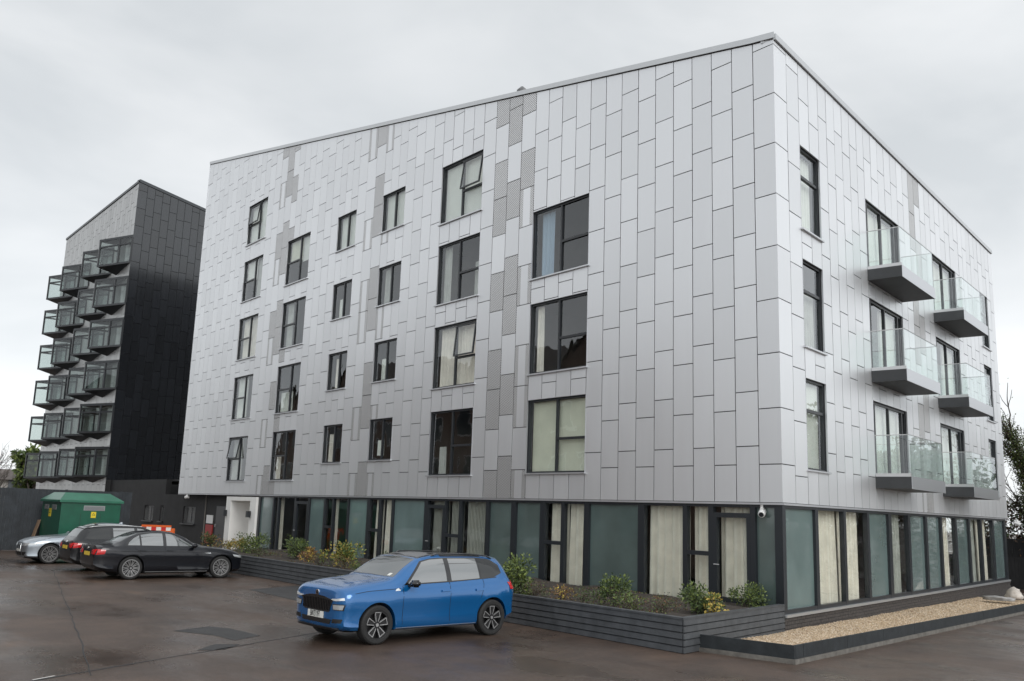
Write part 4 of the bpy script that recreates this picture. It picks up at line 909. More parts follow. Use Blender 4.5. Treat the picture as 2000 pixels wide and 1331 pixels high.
# ---------------------------------------------------------------- brick terrace across the yard (mirrored in the windows)
BRK = pmat('red_brick', (.21, .14, .11), .85, noise=.25, nscale=5, bump=.3, bscale=30); TILE = pmat('roof_tile', (.06, .05, .048), .8, noise=.2, nscale=3)
for i in range(5):
    x0 = -66+i*9.2; hb = (9.2, 10.0, 9.4, 9.8, 9.2)[i]; y0 = -18.2; r = empty('brick_house', (x0+4.5, y0-4.5, gz(0, -20)))
    tag(r, 'red brick house, %s of the row facing the yard' % ('furthest left', 'second from the left', 'in the middle', 'second from the right', 'furthest right')[i], 'house', 'brick row facing the yard')
    def hp(m, n, mt, par=r, **k):
        o = m.build(n, mt, **k); o.parent = par; o.matrix_parent_inverse = Matrix.Translation(-r.location); return o
    m = MB(); m.box((x0, y0-9, -.5), (x0+9.1, y0, hb)); m.poly([(x0, y0, hb), (x0+9.1, y0, hb), (x0+4.55, y0, hb+3.4)]); m.poly([(x0, y0-9, hb), (x0+9.1, y0-9, hb), (x0+4.55, y0-9, hb+3.4)]); hp(m, 'wall', BRK)
    m = MB(); m.poly([(x0-.2, y0+.3, hb-.1), (x0+4.55, y0+.3, hb+3.5), (x0+4.55, y0-9.3, hb+3.5), (x0-.2, y0-9.3, hb-.1)]); m.poly([(x0+9.3, y0+.3, hb-.1), (x0+4.55, y0+.3, hb+3.5), (x0+4.55, y0-9.3, hb+3.5), (x0+9.3, y0-9.3, hb-.1)]); hp(m, 'roof', TILE)
    for fl in range(3):
        for k in range(3):
            xx = x0+.9+k*2.75; zz = 1.0+fl*2.9; hp(MB().box((xx, y0, zz), (xx+1.5, y0+.05, zz+1.7)), 'window', WHITEP); hp(MB().box((xx+.1, y0+.05, zz+.1), (xx+1.4, y0+.06, zz+1.6)), 'pane', pmat('dark_pane', (.04, .05, .06), .05) if fl+k == 0 and i == 0 else bpy.data.materials['dark_pane'])

# ---------------------------------------------------------------- cars
def pchip(xs, ys, xq):
    xs = np.array(xs, float); ys = np.array(ys, float); h = np.diff(xs); d = np.diff(ys)/h; n = len(xs); m = np.zeros(n)
    for i in range(1, n-1):
        if d[i-1]*d[i] > 0: w1 = 2*h[i]+h[i-1]; w2 = h[i]+2*h[i-1]; m[i] = (w1+w2)/(w1/d[i-1]+w2/d[i])
    m[0] = d[0]; m[-1] = d[-1]; out = []
    for x in xq:
        i = min(max(np.searchsorted(xs, x)-1, 0), n-2); t = (x-xs[i])/h[i]
        out.append((2*t**3-3*t*t+1)*ys[i]+(t**3-2*t*t+t)*h[i]*m[i]+(-2*t**3+3*t*t)*ys[i+1]+(t**3-t*t)*h[i]*m[i+1])
    return np.array(out)
TYRE = pmat('tyre_rubber', (.018, .018, .018), .75); BLACKP = pmat('black_trim', (.012, .012, .013), .45); GLOSSK = pmat('gloss_black', (.008, .008, .009), .12, coat=.5)
CHROME = pmat('chrome', (.75, .76, .77), .12, 1); ALLOY = pmat('alloy', (.36, .36, .36), .38, .6); ALLOYD = pmat('alloy_dark', (.010, .010, .011), .5, 0)
CGLASS = pmat('car_glass', (.022, .028, .027), .03, 0, 1.0); CGLASS.node_tree.nodes['Principled BSDF'].inputs['IOR'].default_value = 2.25
CGLASSD = pmat('privacy_glass', (.010, .011, .011), .03, 0, .8)
LAMPG = pmat('headlamp_lens', (.55, .57, .58), .08, .4, 1, coat=1); LAMPW = pmat('lamp_white', (.85, .86, .85), .15, .3, coat=1); REDL = pmat('tail_lamp', (.55, .012, .015), .12, coat=1)
PLW = pmat('plate_white', (.72, .72, .68), .5); PLY_ = pmat('plate_yellow', (.72, .50, .06), .5); GAPM = pmat('shut_line', (.004, .004, .005), .8); SILP = pmat('silver_plastic', (.35, .36, .37), .35, .5)
def paint(name, c, met=.45, rough=.32):
    m = pmat(name, c, rough, met, .5, coat=1.0); return m
def car_body(keys, axles, R, ymid, nst=64):
    keys = sorted(keys, key=lambda k: k[0]); K = np.array(keys); xs = K[:, 0]
    xq = np.unique(np.concatenate([np.linspace(xs[0], xs[-1], nst), xs])); P_ = [pchip(xs, K[:, j], xq) for j in range(1, 10)]
    zb, ws, wm, zm, wb, zbl, wr, zr, zt = P_; bm = bmesh.new(); rings = []
    fl = [.022*max([math.exp(-((x-a)/.34)**2) for a in axles]) for x in xq]
    for i, x in enumerate(xq):
        c = [(0, zb[i]), (.8*ws[i], zb[i]), (ws[i], zb[i]+.04), (.35*ws[i]+.65*wm[i]+.006, zb[i]+.26*(zm[i]-zb[i])), (wm[i]-.030-.0*x+fl[i]*.5, zb[i]+.55*(zm[i]-zb[i])), (wm[i]-.018+fl[i], zm[i]), (wm[i]+.002, zm[i]+.58*(zbl[i]-zm[i])), (.55*wm[i]+.45*wb[i], zm[i]+.76*(zbl[i]-zm[i])), (wb[i]+.006, zbl[i]-.018), (wb[i]-.012, zbl[i]+.004)]
        gh = zr[i]-zbl[i]
        c += [(wb[i]+(wr[i]-wb[i])*.34+.012*min(1, gh*3), zbl[i]+gh*.36), (wb[i]+(wr[i]-wb[i])*.68+.016*min(1, gh*3), zbl[i]+gh*.70), (wr[i]+.006, zr[i]-.02*min(1, gh*3)), (wr[i]-.05, zr[i]+(zt[i]-zr[i])*.42), (wr[i]*.72, zr[i]+(zt[i]-zr[i])*.72), (wr[i]*.38, zr[i]+(zt[i]-zr[i])*.93), (0, zt[i])]
        full_ = [(y, z) for y, z in c]+[(-y, z) for y, z in reversed(c[1:-1])]
        rings.append([bm.verts.new((x, y, z)) for y, z in full_])
    n = len(rings[0])
    for a, b in zip(rings[:-1], rings[1:]):
        for j in range(n): bm.faces.new((a[j], b[j], b[(j+1) % n], a[(j+1) % n]))
    bm.faces.new(rings[0]); bm.faces.new(list(reversed(rings[-1]))); bmesh.ops.recalc_face_normals(bm, faces=bm.faces)
    return bm
def spokes_wheel(name, R, rr, wd, style, mats, parent, pos, side):
    w = empty(name, pos); w.parent = parent
    m = MB(); prof = [(rr-.012, -wd*.40), (rr+.01, -wd*.49), (R-.035, -wd*.5), (R-.008, -wd*.42), (R, -wd*.3), (R, wd*.3), (R-.008, wd*.42), (R-.035, wd*.5), (rr+.01, wd*.49), (rr-.012, wd*.40)]; n = 40
    for a, b in zip(prof[:-1], prof[1:]):
        for j in range(n):
            t0, t1 = 2*PI*j/n, 2*PI*(j+1)/n
            m.poly([(a[0]*math.cos(t0), a[1], a[0]*math.sin(t0)), (a[0]*math.cos(t1), a[1], a[0]*math.sin(t1)), (b[0]*math.cos(t1), b[1], b[0]*math.sin(t1)), (b[0]*math.cos(t0), b[1], b[0]*math.sin(t0))])
    bmw = m.build('tyre', TYRE, w, smooth=True)
    s = side; fo = s*wd*.40
    m = MB()
    for j in range(n):   # barrel and rim flange
        t0, t1 = 2*PI*j/n, 2*PI*(j+1)/n
        for (ra, ya), (rb, yb) in (((rr, fo+s*.012), (rr-.022, fo+s*.012)), ((rr-.022, fo+s*.012), (rr-.03, fo-s*.12))):
            m.poly([(ra*math.cos(t0), ya, ra*math.sin(t0)), (ra*math.cos(t1), ya, ra*math.sin(t1)), (rb*math.cos(t1), yb, rb*math.sin(t1)), (rb*math.cos(t0), yb, rb*math.sin(t0))], 0)
    m.build('rim', mats[0] if style != 'five' else ALLOYD, w, recalc=False)
    m = MB(); m.poly([(.98*rr*math.cos(2*PI*j/n), fo-s*.10, .98*rr*math.sin(2*PI*j/n)) for j in range(n)]); m.build('brake_disc', ALLOYD, w)
    m = MB(); me = MB()
    def bar(a0, r0_, a1, r1_, t0, t1, y0, y1, mm, mi=0):
        p = Vector((r0_*math.cos(a0), 0, r0_*math.sin(a0))); q = Vector((r1_*math.cos(a1), 0, r1_*math.sin(a1))); d = (q-p).normalized(); nn = Vector((-d.z, 0, d.x))
        mm.hexa([p-nn*t0+Vector((0, y0-s*.03, 0)), p+nn*t0+Vector((0, y0-s*.03, 0)), p+nn*t0+Vector((0, y0, 0)), p-nn*t0+Vector((0, y0, 0)), q-nn*t1+Vector((0, y1-s*.03, 0)), q+nn*t1+Vector((0, y1-s*.03, 0)), q+nn*t1+Vector((0, y1, 0)), q-nn*t1+Vector((0, y1, 0))], mi)
    if style == 'five':      # five wide black blades with bright machined edges
        for k in range(5):
            a = 2*PI*k/5+.35; bar(a, .03, a, rr-.03, .035, .030, fo-s*.012, fo-s*.006, m)
            for sg in (-1, 1): bar(a+sg*.42, .045, a+sg*.27, rr-.022, .006, .008, fo-s*.004, fo+s*.004, me)
            bar(a-.27, rr-.028, a+.27, rr-.028, .007, .007, fo+s*.003, fo+s*.003, me)
    else:
        nsp = 10
        for k in range(nsp):
            a = 2*PI*k/nsp
            for sg in (-1, 1): bar(a+sg*.05, .05, a+sg*.13, rr-.012, .008, .009, fo-s*.016, fo+s*.004, me)
    m.tube([(0, fo-s*.05, 0), (0, fo+s*.0, 0)], .06, 16); m.build('spoke_centre', mats[1], w); me.tube([(0, fo+s*.0, 0), (0, fo+s*.008, 0)], .03, 12); me.build('spokes', mats[0], w)
    return w
def make_car(name, label, spec, pos, heading):
    root = empty(name, (0, 0, 0)); tag(root, label, 'car', 'parked cars'); bm = car_body(spec['keys'], spec['axles'], spec['R'], 0); bvh = BVHTree.FromBMesh(bm); R = spec['R']; pm = spec['paint']
    me = bpy.data.meshes.new('body'); bm.to_mesh(me); bm.free(); tmp = bpy.data.objects.new('tmpbody', me); COL.objects.link(tmp); cut = []
    hw = spec['track']
    for ax__ in spec['axles']:
        for sg in (1, -1):
            cbm = bmesh.new(); bmesh.ops.create_cone(cbm, cap_ends=True, segments=40, radius1=R+.05, radius2=R+.05, depth=.6, matrix=Matrix.Translation((ax__, sg*(hw+.14), R+.0)) @ Matrix.Rotation(PI/2, 4, 'X'))
            cme = bpy.data.meshes.new('c'); cbm.to_mesh(cme); cbm.free(); co = bpy.data.objects.new('c', cme); COL.objects.link(co); cut.append(co)
            md = tmp.modifiers.new('b', 'BOOLEAN'); md.operation = 'DIFFERENCE'; md.object = co; md.solver = 'EXACT'
    bpy.context.view_layer.update(); dg = bpy.context.evaluated_depsgraph_get(); me2 = bpy.data.meshes.new_from_object(tmp.evaluated_get(dg)); me2.name = 'body'
    for o in cut+[tmp]: bpy.data.objects.remove(o)
    me2.materials.clear(); me2.materials.append(pm); me2.materials.append(BLACKP); me2.materials.append(GLOSSK)
    for p in me2.polygons:
        c = p.center; p.use_smooth = True; mi = 0
        for ax__ in spec['axles']:
            d = math.hypot(c.x-ax__, c.z-R)
            if d < R+.047 and abs(c.y) > hw-.35: mi = 1; p.use_smooth = False
        if c.z < spec.get('sillz', .24) and abs(p.normal.z) > .3: mi = 1
        if spec.get('blackroof') and spec['blackroof'](c): mi = 2
        p.material_index = mi
    try: me2.set_sharp_from_angle(angle=rad(38))
    except Exception: pass
    body = bpy.data.objects.new('body', me2); COL.objects.link(body); body.parent = root
    def cast(o_, d_):
        h = bvh.ray_cast(Vector(o_), Vector(d_)); return h[0], h[1]
    def res(pts, n):
        L_ = [0]
        for a, b in zip(pts[:-1], pts[1:]): L_.append(L_[-1]+math.dist(a, b))
        out = []
        for i in range(n+1):
            t = L_[-1]*i/n; k = 0
            while k < len(L_)-2 and L_[k+1] < t: k += 1
            f = (t-L_[k])/max(1e-9, L_[k+1]-L_[k]); out.append((pts[k][0]+(pts[k+1][0]-pts[k][0])*f, pts[k][1]+(pts[k+1][1]-pts[k][1])*f))
        return out
    def patch(pname, low, top, view, mat, n=10, mrows=5, off=.004, parent=root, sides=(1,)):
        outs = []
        for sg in sides:
            a, b = res(low, n), res(top, n); m = MB(); g_ = []; last = Vector((0, 0, 0))
            for j in range(mrows+1):
                row = []
                for i in range(n+1):
                    p = a[i][0]+(b[i][0]-a[i][0])*j/mrows; q = a[i][1]+(b[i][1]-a[i][1])*j/mrows
                    if view == 's': h, nn = cast((p, sg*4, q), (0, -sg, 0))
                    elif view == 'f': h, nn = cast((6, p*sg, q), (-1, 0, 0))
                    elif view == 'r': h, nn = cast((-6, p*sg, q), (1, 0, 0))
                    else: h, nn = cast((p, q*sg, 4), (0, 0, -1))
                    if h is None: h = last; nn = Vector((0, 0, 1))
                    last = h; row.append((h+nn*off, h-nn*.006))
                g_.append(row)
            for j in range(mrows):
                for i in range(n): m.poly([g_[j][i][0], g_[j][i+1][0], g_[j+1][i+1][0], g_[j+1][i][0]])
            ed = [g_[0][i] for i in range(n+1)]+[g_[j][n] for j in range(1, mrows+1)]+[g_[mrows][i] for i in range(n-1, -1, -1)]+[g_[j][0] for j in range(mrows-1, 0, -1)]
            for k in range(len(ed)): x0_, x1_ = ed[k], ed[(k+1) % len(ed)]; m.poly([x0_[0], x1_[0], x1_[1], x0_[1]])
            me_ = m.build(pname, mat, parent)
            bmx = bmesh.new(); bmx.from_mesh(me_.data); bmesh.ops.remove_doubles(bmx, verts=bmx.verts, dist=.0004); bmesh.ops.recalc_face_normals(bmx, faces=bmx.faces); bmx.to_mesh(me_.data); bmx.free()
            me_.data.polygons.foreach_set('use_smooth', [True]*len(me_.data.polygons))
            try: me_.data.set_sharp_from_angle(angle=rad(35))
            except Exception: pass
            outs.append(me_)
        return outs
    def line(pname, pts, view='s', w=.007, sides=(1, -1), mat=GAPM):
        d = Vector((pts[-1][0]-pts[0][0], pts[-1][1]-pts[0][1])).normalized(); nx, nz = -d.y*w/2, d.x*w/2
        patch(pname, [(a+nx, b+nz) for a, b in pts], [(a-nx, b-nz) for a, b in pts], view, mat, 12, 1, .0025, root, sides)
    spec['detail'](patch, line, root, cast)
    for ax__ in spec['axles']:
        for sg in (1, -1): spokes_wheel('wheel', R, spec['rim'], .225, spec['wheel'], spec['wmats'], root, (ax__, sg*(hw), R), sg)
    def mirror(x, y, z):
        for sg in (1, -1):
            bmx = bmesh.new(); bmesh.ops.create_cube(bmx, size=1)
            for v in bmx.verts: v.co = Vector((v.co.x*(.17 if v.co.y > 0 else .12)+(.0), v.co.y*.2, v.co.z*(.135 if v.co.y > 0 else .10)))
            bmesh.ops.bevel(bmx, geom=bmx.edges[:], offset=.035, segments=3, affect='EDGES')
            for v in bmx.verts: v.co = Vector((v.co.x+x, sg*(v.co.y+y), v.co.z+z))
            if sg < 0: bmesh.ops.reverse_faces(bmx, faces=bmx.faces)
            mm = bpy.data.meshes.new('wing_mirror'); bmx.to_mesh(mm); bmx.free(); mm.materials.append(spec['mirrormat']); mm.polygons.foreach_set('use_smooth', [True]*len(mm.polygons))
            o = bpy.data.objects.new('wing_mirror', mm); COL.objects.link(o); o.parent = root
            MB().box((x-.02, min(sg*(y-.14), sg*(y-.05)), z-.06), (x+.05, max(sg*(y-.14), sg*(y-.05)), z-.01)).build('mirror_arm', BLACKP, o)
    mirror(*spec['mirror'])
    x, y = pos; rot = Matrix.Rotation(heading, 4, 'Z'); rot.translation = (x, y, gz(x, y)); root.matrix_world = rot
    return root
def text_plate(patchobj, root, txt, size, centre, facing, col=FRAME):
    cu = bpy.data.curves.new('t', 'FONT'); cu.body = txt; cu.size = size; cu.align_x = 'CENTER'; cu.align_y = 'CENTER'; cu.extrude = .001
    to = bpy.data.objects.new('t', cu); COL.objects.link(to); bpy.context.view_layer.update(); me = bpy.data.meshes.new_from_object(to.evaluated_get(bpy.context.evaluated_depsgraph_get())); bpy.data.objects.remove(to)
    me.materials.clear(); me.materials.append(col); o = bpy.data.objects.new('lettering', me); COL.objects.link(o); o.parent = patchobj
    o.matrix_local = Matrix.Translation(centre) @ Matrix.Rotation(facing, 4, 'Z') @ Matrix.Rotation(PI/2, 4, 'X') @ Matrix.Diagonal((.62, 1.25, 1, 1))
# --- blue crossover
BLUE = paint('blue_paint', (.001, .108, .32), .35, .2)
SK = [(2.185, .36, .52, .58, .56, .56, .78, .46, .83, .85), (2.165, .29, .68, .74, .57, .72, .83, .58, .89, .91), (2.10, .25, .77, .83, .59, .80, .865, .66, .935, .96), (1.95, .22, .81, .87, .61, .84, .89, .71, .965, .995),
      (1.60, .21, .83, .89, .61, .86, .925, .73, 1.01, 1.05), (1.20, .20, .84, .895, .62, .86, .945, .74, 1.05, 1.085), (.98, .20, .84, .895, .62, .86, .95, .75, 1.08, 1.115), (.62, .20, .84, .895, .63, .855, .962, .705, 1.285, 1.325),
      (.28, .20, .84, .895, .63, .85, .976, .65, 1.445, 1.48), (-.22, .20, .84, .895, .64, .85, .99, .62, 1.495, 1.535), (-.9, .20, .84, .895, .65, .85, 1.01, .61, 1.49, 1.53), (-1.4, .21, .84, .895, .66, .845, 1.03, .60, 1.455, 1.50),
      (-1.70, .23, .83, .885, .67, .83, 1.045, .585, 1.405, 1.455), (-1.80, .25, .80, .875, .70, .81, 1.08, .59, 1.33, 1.38), (-1.92, .28, .78, .86, .70, .79, 1.02, .61, 1.12, 1.15), (-2.0, .34, .73, .83, .70, .76, .94, .62, 1.0, 1.02), (-2.04, .40, .66, .77, .70, .70, .86, .56, .90, .92), (-2.05, .46, .58, .68, .68, .60, .79, .48, .82, .83)]
SK = [((1.325+(k[0]-1.325)*.83 if k[0] > 1.325 else -1.326+(k[0]+1.326)*.86 if k[0] < -1.326 else k[0]),)+k[1:] for k in SK]
def sk_detail(patch, line, root, cast):
    S2 = (1, -1)
    patch('windscreen', [(-.66, 1.125), (0, 1.135), (.66, 1.125)], [(-.57, 1.43), (0, 1.465), (.57, 1.43)], 'f', CGLASS, 16, 8)
    patch('side_window', [(.68, 1.015), (-.22, 1.04)], [(.30, 1.385), (.10, 1.425), (-.22, 1.44)], 's', CGLASS, 10, 6, sides=S2)
    patch('side_window', [(-.33, 1.045), (-1.02, 1.068)], [(-.33, 1.44), (-1.02, 1.435)], 's', CGLASS, 10, 6, sides=S2)
    patch('quarter_window', [(-1.06, 1.07), (-1.38, 1.10), (-1.57, 1.17)], [(-1.06, 1.433), (-1.38, 1.40), (-1.55, 1.30)], 's', CGLASSD, 8, 6, sides=S2)
    patch('window_surround', [(.76, 1.0), (-.22, 1.025), (-1.0, 1.055), (-1.38, 1.085), (-1.61, 1.16)], [(.34, 1.40), (.10, 1.445), (-.22, 1.46), (-1.02, 1.455), (-1.40, 1.42), (-1.59, 1.31)], 's', GLOSSK, 30, 8, .002, sides=S2)
    patch('window_pillar', [(-.225, 1.04), (-.325, 1.04)], [(-.225, 1.437), (-.325, 1.44)], 's', GLOSSK, 3, 5, .0045, sides=S2)
    patch('window_trim', [(.80, .992), (-.3, 1.022), (-1.45, 1.078)], [(.72, 1.014), (-.3, 1.04), (-1.45, 1.094)], 's', GLOSSK, 20, 1, .005, sides=S2)
    patch('rear_window', [(-.60, 1.13), (.60, 1.13)], [(-.50, 1.36), (.50, 1.36)], 'r', CGLASSD, 10, 6)
    patch('grille', [(-.42, .545), (0, .53), (.42, .545)], [(-.52, .735), (-.25, .775), (0, .785), (.25, .775), (.52, .735)], 'f', BLACKP, 18, 5, .008)
    for k in range(17):
        y = -.44+.055*k; patch('grille_bar', [(y-.008, .56+abs(y)*.02), (y+.008, .56+abs(y)*.02)], [(y-.008, .765-abs(y)*.05), (y+.008, .765-abs(y)*.05)], 'f', GLOSSK, 1, 4, .022)
    patch('grille_surround', [(-.53, .735), (-.25, .777), (0, .788), (.25, .777), (.53, .735)], [(-.53, .752), (-.25, .797), (0, .81), (.25, .797), (.53, .752)], 'f', GLOSSK, 20, 1, .016)
    patch('day_lamp', [(.49, .745), (.64, .745), (.815, .765)], [(.49, .772), (.64, .782), (.80, .806)], 'f', LAMPW, 12, 2, .012, sides=S2)
    patch('headlamp', [(.56, .60), (.78, .605)], [(.545, .675), (.81, .685)], 'f', LAMPG, 8, 4, .010, sides=S2)
    patch('headlamp_bezel', [(.54, .588), (.80, .592)], [(.525, .688), (.83, .70)], 'f', BLACKP, 8, 4, .005, sides=S2)
    patch('lower_grille', [(-.46, .345), (.46, .345)], [(-.50, .425), (.50, .425)], 'f', BLACKP, 14, 3, .006)
    patch('side_intake', [(.52, .37), (.76, .385)], [(.54, .44), (.78, .45)], 'f', BLACKP, 8, 3, .006, sides=S2)
    patch('front_lip', [(-.68, .268), (0, .262), (.68, .268)], [(-.68, .295), (0, .29), (.68, .295)], 'f', BLACKP, 18, 1, .03)
    p = patch('number_plate', [(-.26, .425), (.26, .425)], [(-.26, .536), (.26, .536)], 'f', PLW, 8, 2, .022)[0]
    xs_ = max(v.co.x for v in p.data.vertices)
    # flat plate: level all its front vertices
    for v in p.data.vertices: v.co.x = xs_ if v.co.x > xs_-.02 else v.co.x
    for v in p.data.vertices: v.co.x = max(v.co.x, xs_-.012)
    text_plate(p, root, 'BW73 YFT', .115, (xs_+.008, 0, .481), PI/2)
    h, n_ = cast((6, 0, .845), (-1, 0, 0)); m = MB(); m.tube([h-n_*.005, h+n_*.012], .052, 20); e_ = m.build('badge', CHROME, root); m = MB(); m.tube([h+n_*.012, h+n_*.016], .036, 16); m.build('badge_centre', GLOSSK, e_)
    patch('tail_lamp', [(.50, .83), (.74, .85)], [(.50, .97), (.80, 1.02)], 'r', REDL, 8, 4, .012, sides=S2)
    patch('tail_lamp', [(-1.785, .86), (-1.89, .86)], [(-1.715, .99), (-1.85, .99)], 's', REDL, 6, 4, .010, sides=S2)
    patch('rear_plate', [(-.26, .62), (.26, .62)], [(-.26, .73), (.26, .73)], 'r', PLY_, 4, 2, .01)
    line('shut_line', [(.80, .26), (.80, .98)]); line('shut_line', [(-.275, .26), (-.275, 1.02)]); line('shut_line', [(-1.02, .72), (-1.10, .95), (-1.10, 1.06)])
    line('shut_line', [(1.80, .875), (1.55, .91), (.85, .94)]); line('shut_line', [(.78, .255), (-.98, .255)])
    for x0_ in (-.06, -.88):
        patch('door_handle', [(x0_, .852), (x0_-.2, .86)], [(x0_, .884), (x0_-.2, .892)], 's', BLUE, 8, 2, .026, sides=S2)
    patch('sill_trim', [(.92, .225), (-.92, .225)], [(.92, .262), (-.92, .262)], 's', SILP, 24, 1, .012, sides=S2)
    patch('wing_badge', [(.98, .90), (.86, .905)], [(.96, .93), (.90, .945)], 's', CHROME, 4, 1, .006, sides=S2)
    patch('permit', [(.46, 1.14), (.54, 1.14)], [(.46, 1.18), (.54, 1.18)], 'f', PLW, 2, 2, .008)
    patch('rear_bumper_trim', [(-.66, .30), (.66, .30)], [(-.70, .42), (.70, .42)], 'r', BLACKP, 12, 2, .008)
    for sg in S2:
        m = MB(); pts = []
        for k in range(13):
            x = .02-1.5*k/12; h, n_ = cast((x, sg*.60, 4), (0, 0, -1)); pts.append(h+Vector((0, 0, .035 if 0 < k < 12 else .0)))
        m.tube(pts, .014, 6); m.build('roof_rail', GLOSSK, root, smooth=True)
    line('bonnet_crease', [(1.0, .50), (1.78, .40)], 't', .012, (1, -1), BLUE)
SKS = dict(keys=SK, axles=(1.325, -1.326), R=.335, rim=.245, track=.775, wheel='five', wmats=(pmat('alloy_edge', (.42, .42, .42), .35, .6), ALLOYD), paint=BLUE, mirrormat=GLOSSK, mirror=(.64, .985, 1.03), detail=sk_detail, sillz=.26,
           blackroof=lambda c: c.z > 1.40 and abs(c.y) < .60 and -1.2 < c.x < .32)
make_car('parked_car', 'bright blue crossover with black roof reversed up to the planter', SKS, (-3.29, -7.32), -1.518)
# --- dark saloon
def paint(name, c, met=.45, rough=.32): return pmat(name, c, rough, met, .4, coat=.55)
DARK = paint('dark_blue_paint', (.006, .007, .011), .3, .3)
SA = [(2.16, .38, .4, .45, .5, .44, .58, .36, .61, .63), (2.12, .25, .6, .68, .5, .66, .66, .55, .69, .71), (2.0, .18, .72, .80, .52, .77, .72, .62, .77, .79), (1.75, .17, .80, .87, .55, .83, .80, .66, .85, .875), (1.38, .17, .83, .905, .58, .85, .87, .70, .905, .93),
      (.85, .17, .83, .90, .60, .85, .915, .71, .955, .98), (.65, .17, .83, .895, .60, .845, .925, .70, .99, 1.01), (.25, .17, .83, .895, .61, .84, .935, .62, 1.21, 1.245), (-.15, .17, .83, .895, .62, .84, .94, .565, 1.36, 1.39), (-.5, .17, .83, .895, .62, .835, .945, .55, 1.39, 1.42),
      (-1.0, .17, .83, .895, .63, .835, .95, .545, 1.36, 1.395), (-1.4, .17, .83, .90, .64, .84, .955, .56, 1.23, 1.265), (-1.75, .19, .82, .895, .65, .85, .96, .62, 1.055, 1.09), (-1.9, .20, .81, .885, .65, .845, .96, .65, .995, 1.03), (-2.2, .25, .78, .85, .65, .82, .95, .66, .985, 1.015), (-2.36, .32, .72, .80, .65, .76, .91, .62, .965, 1.0), (-2.42, .40, .66, .74, .60, .70, .80, .55, .85, .87), (-2.425, .48, .50, .60, .58, .55, .72, .42, .75, .76)]
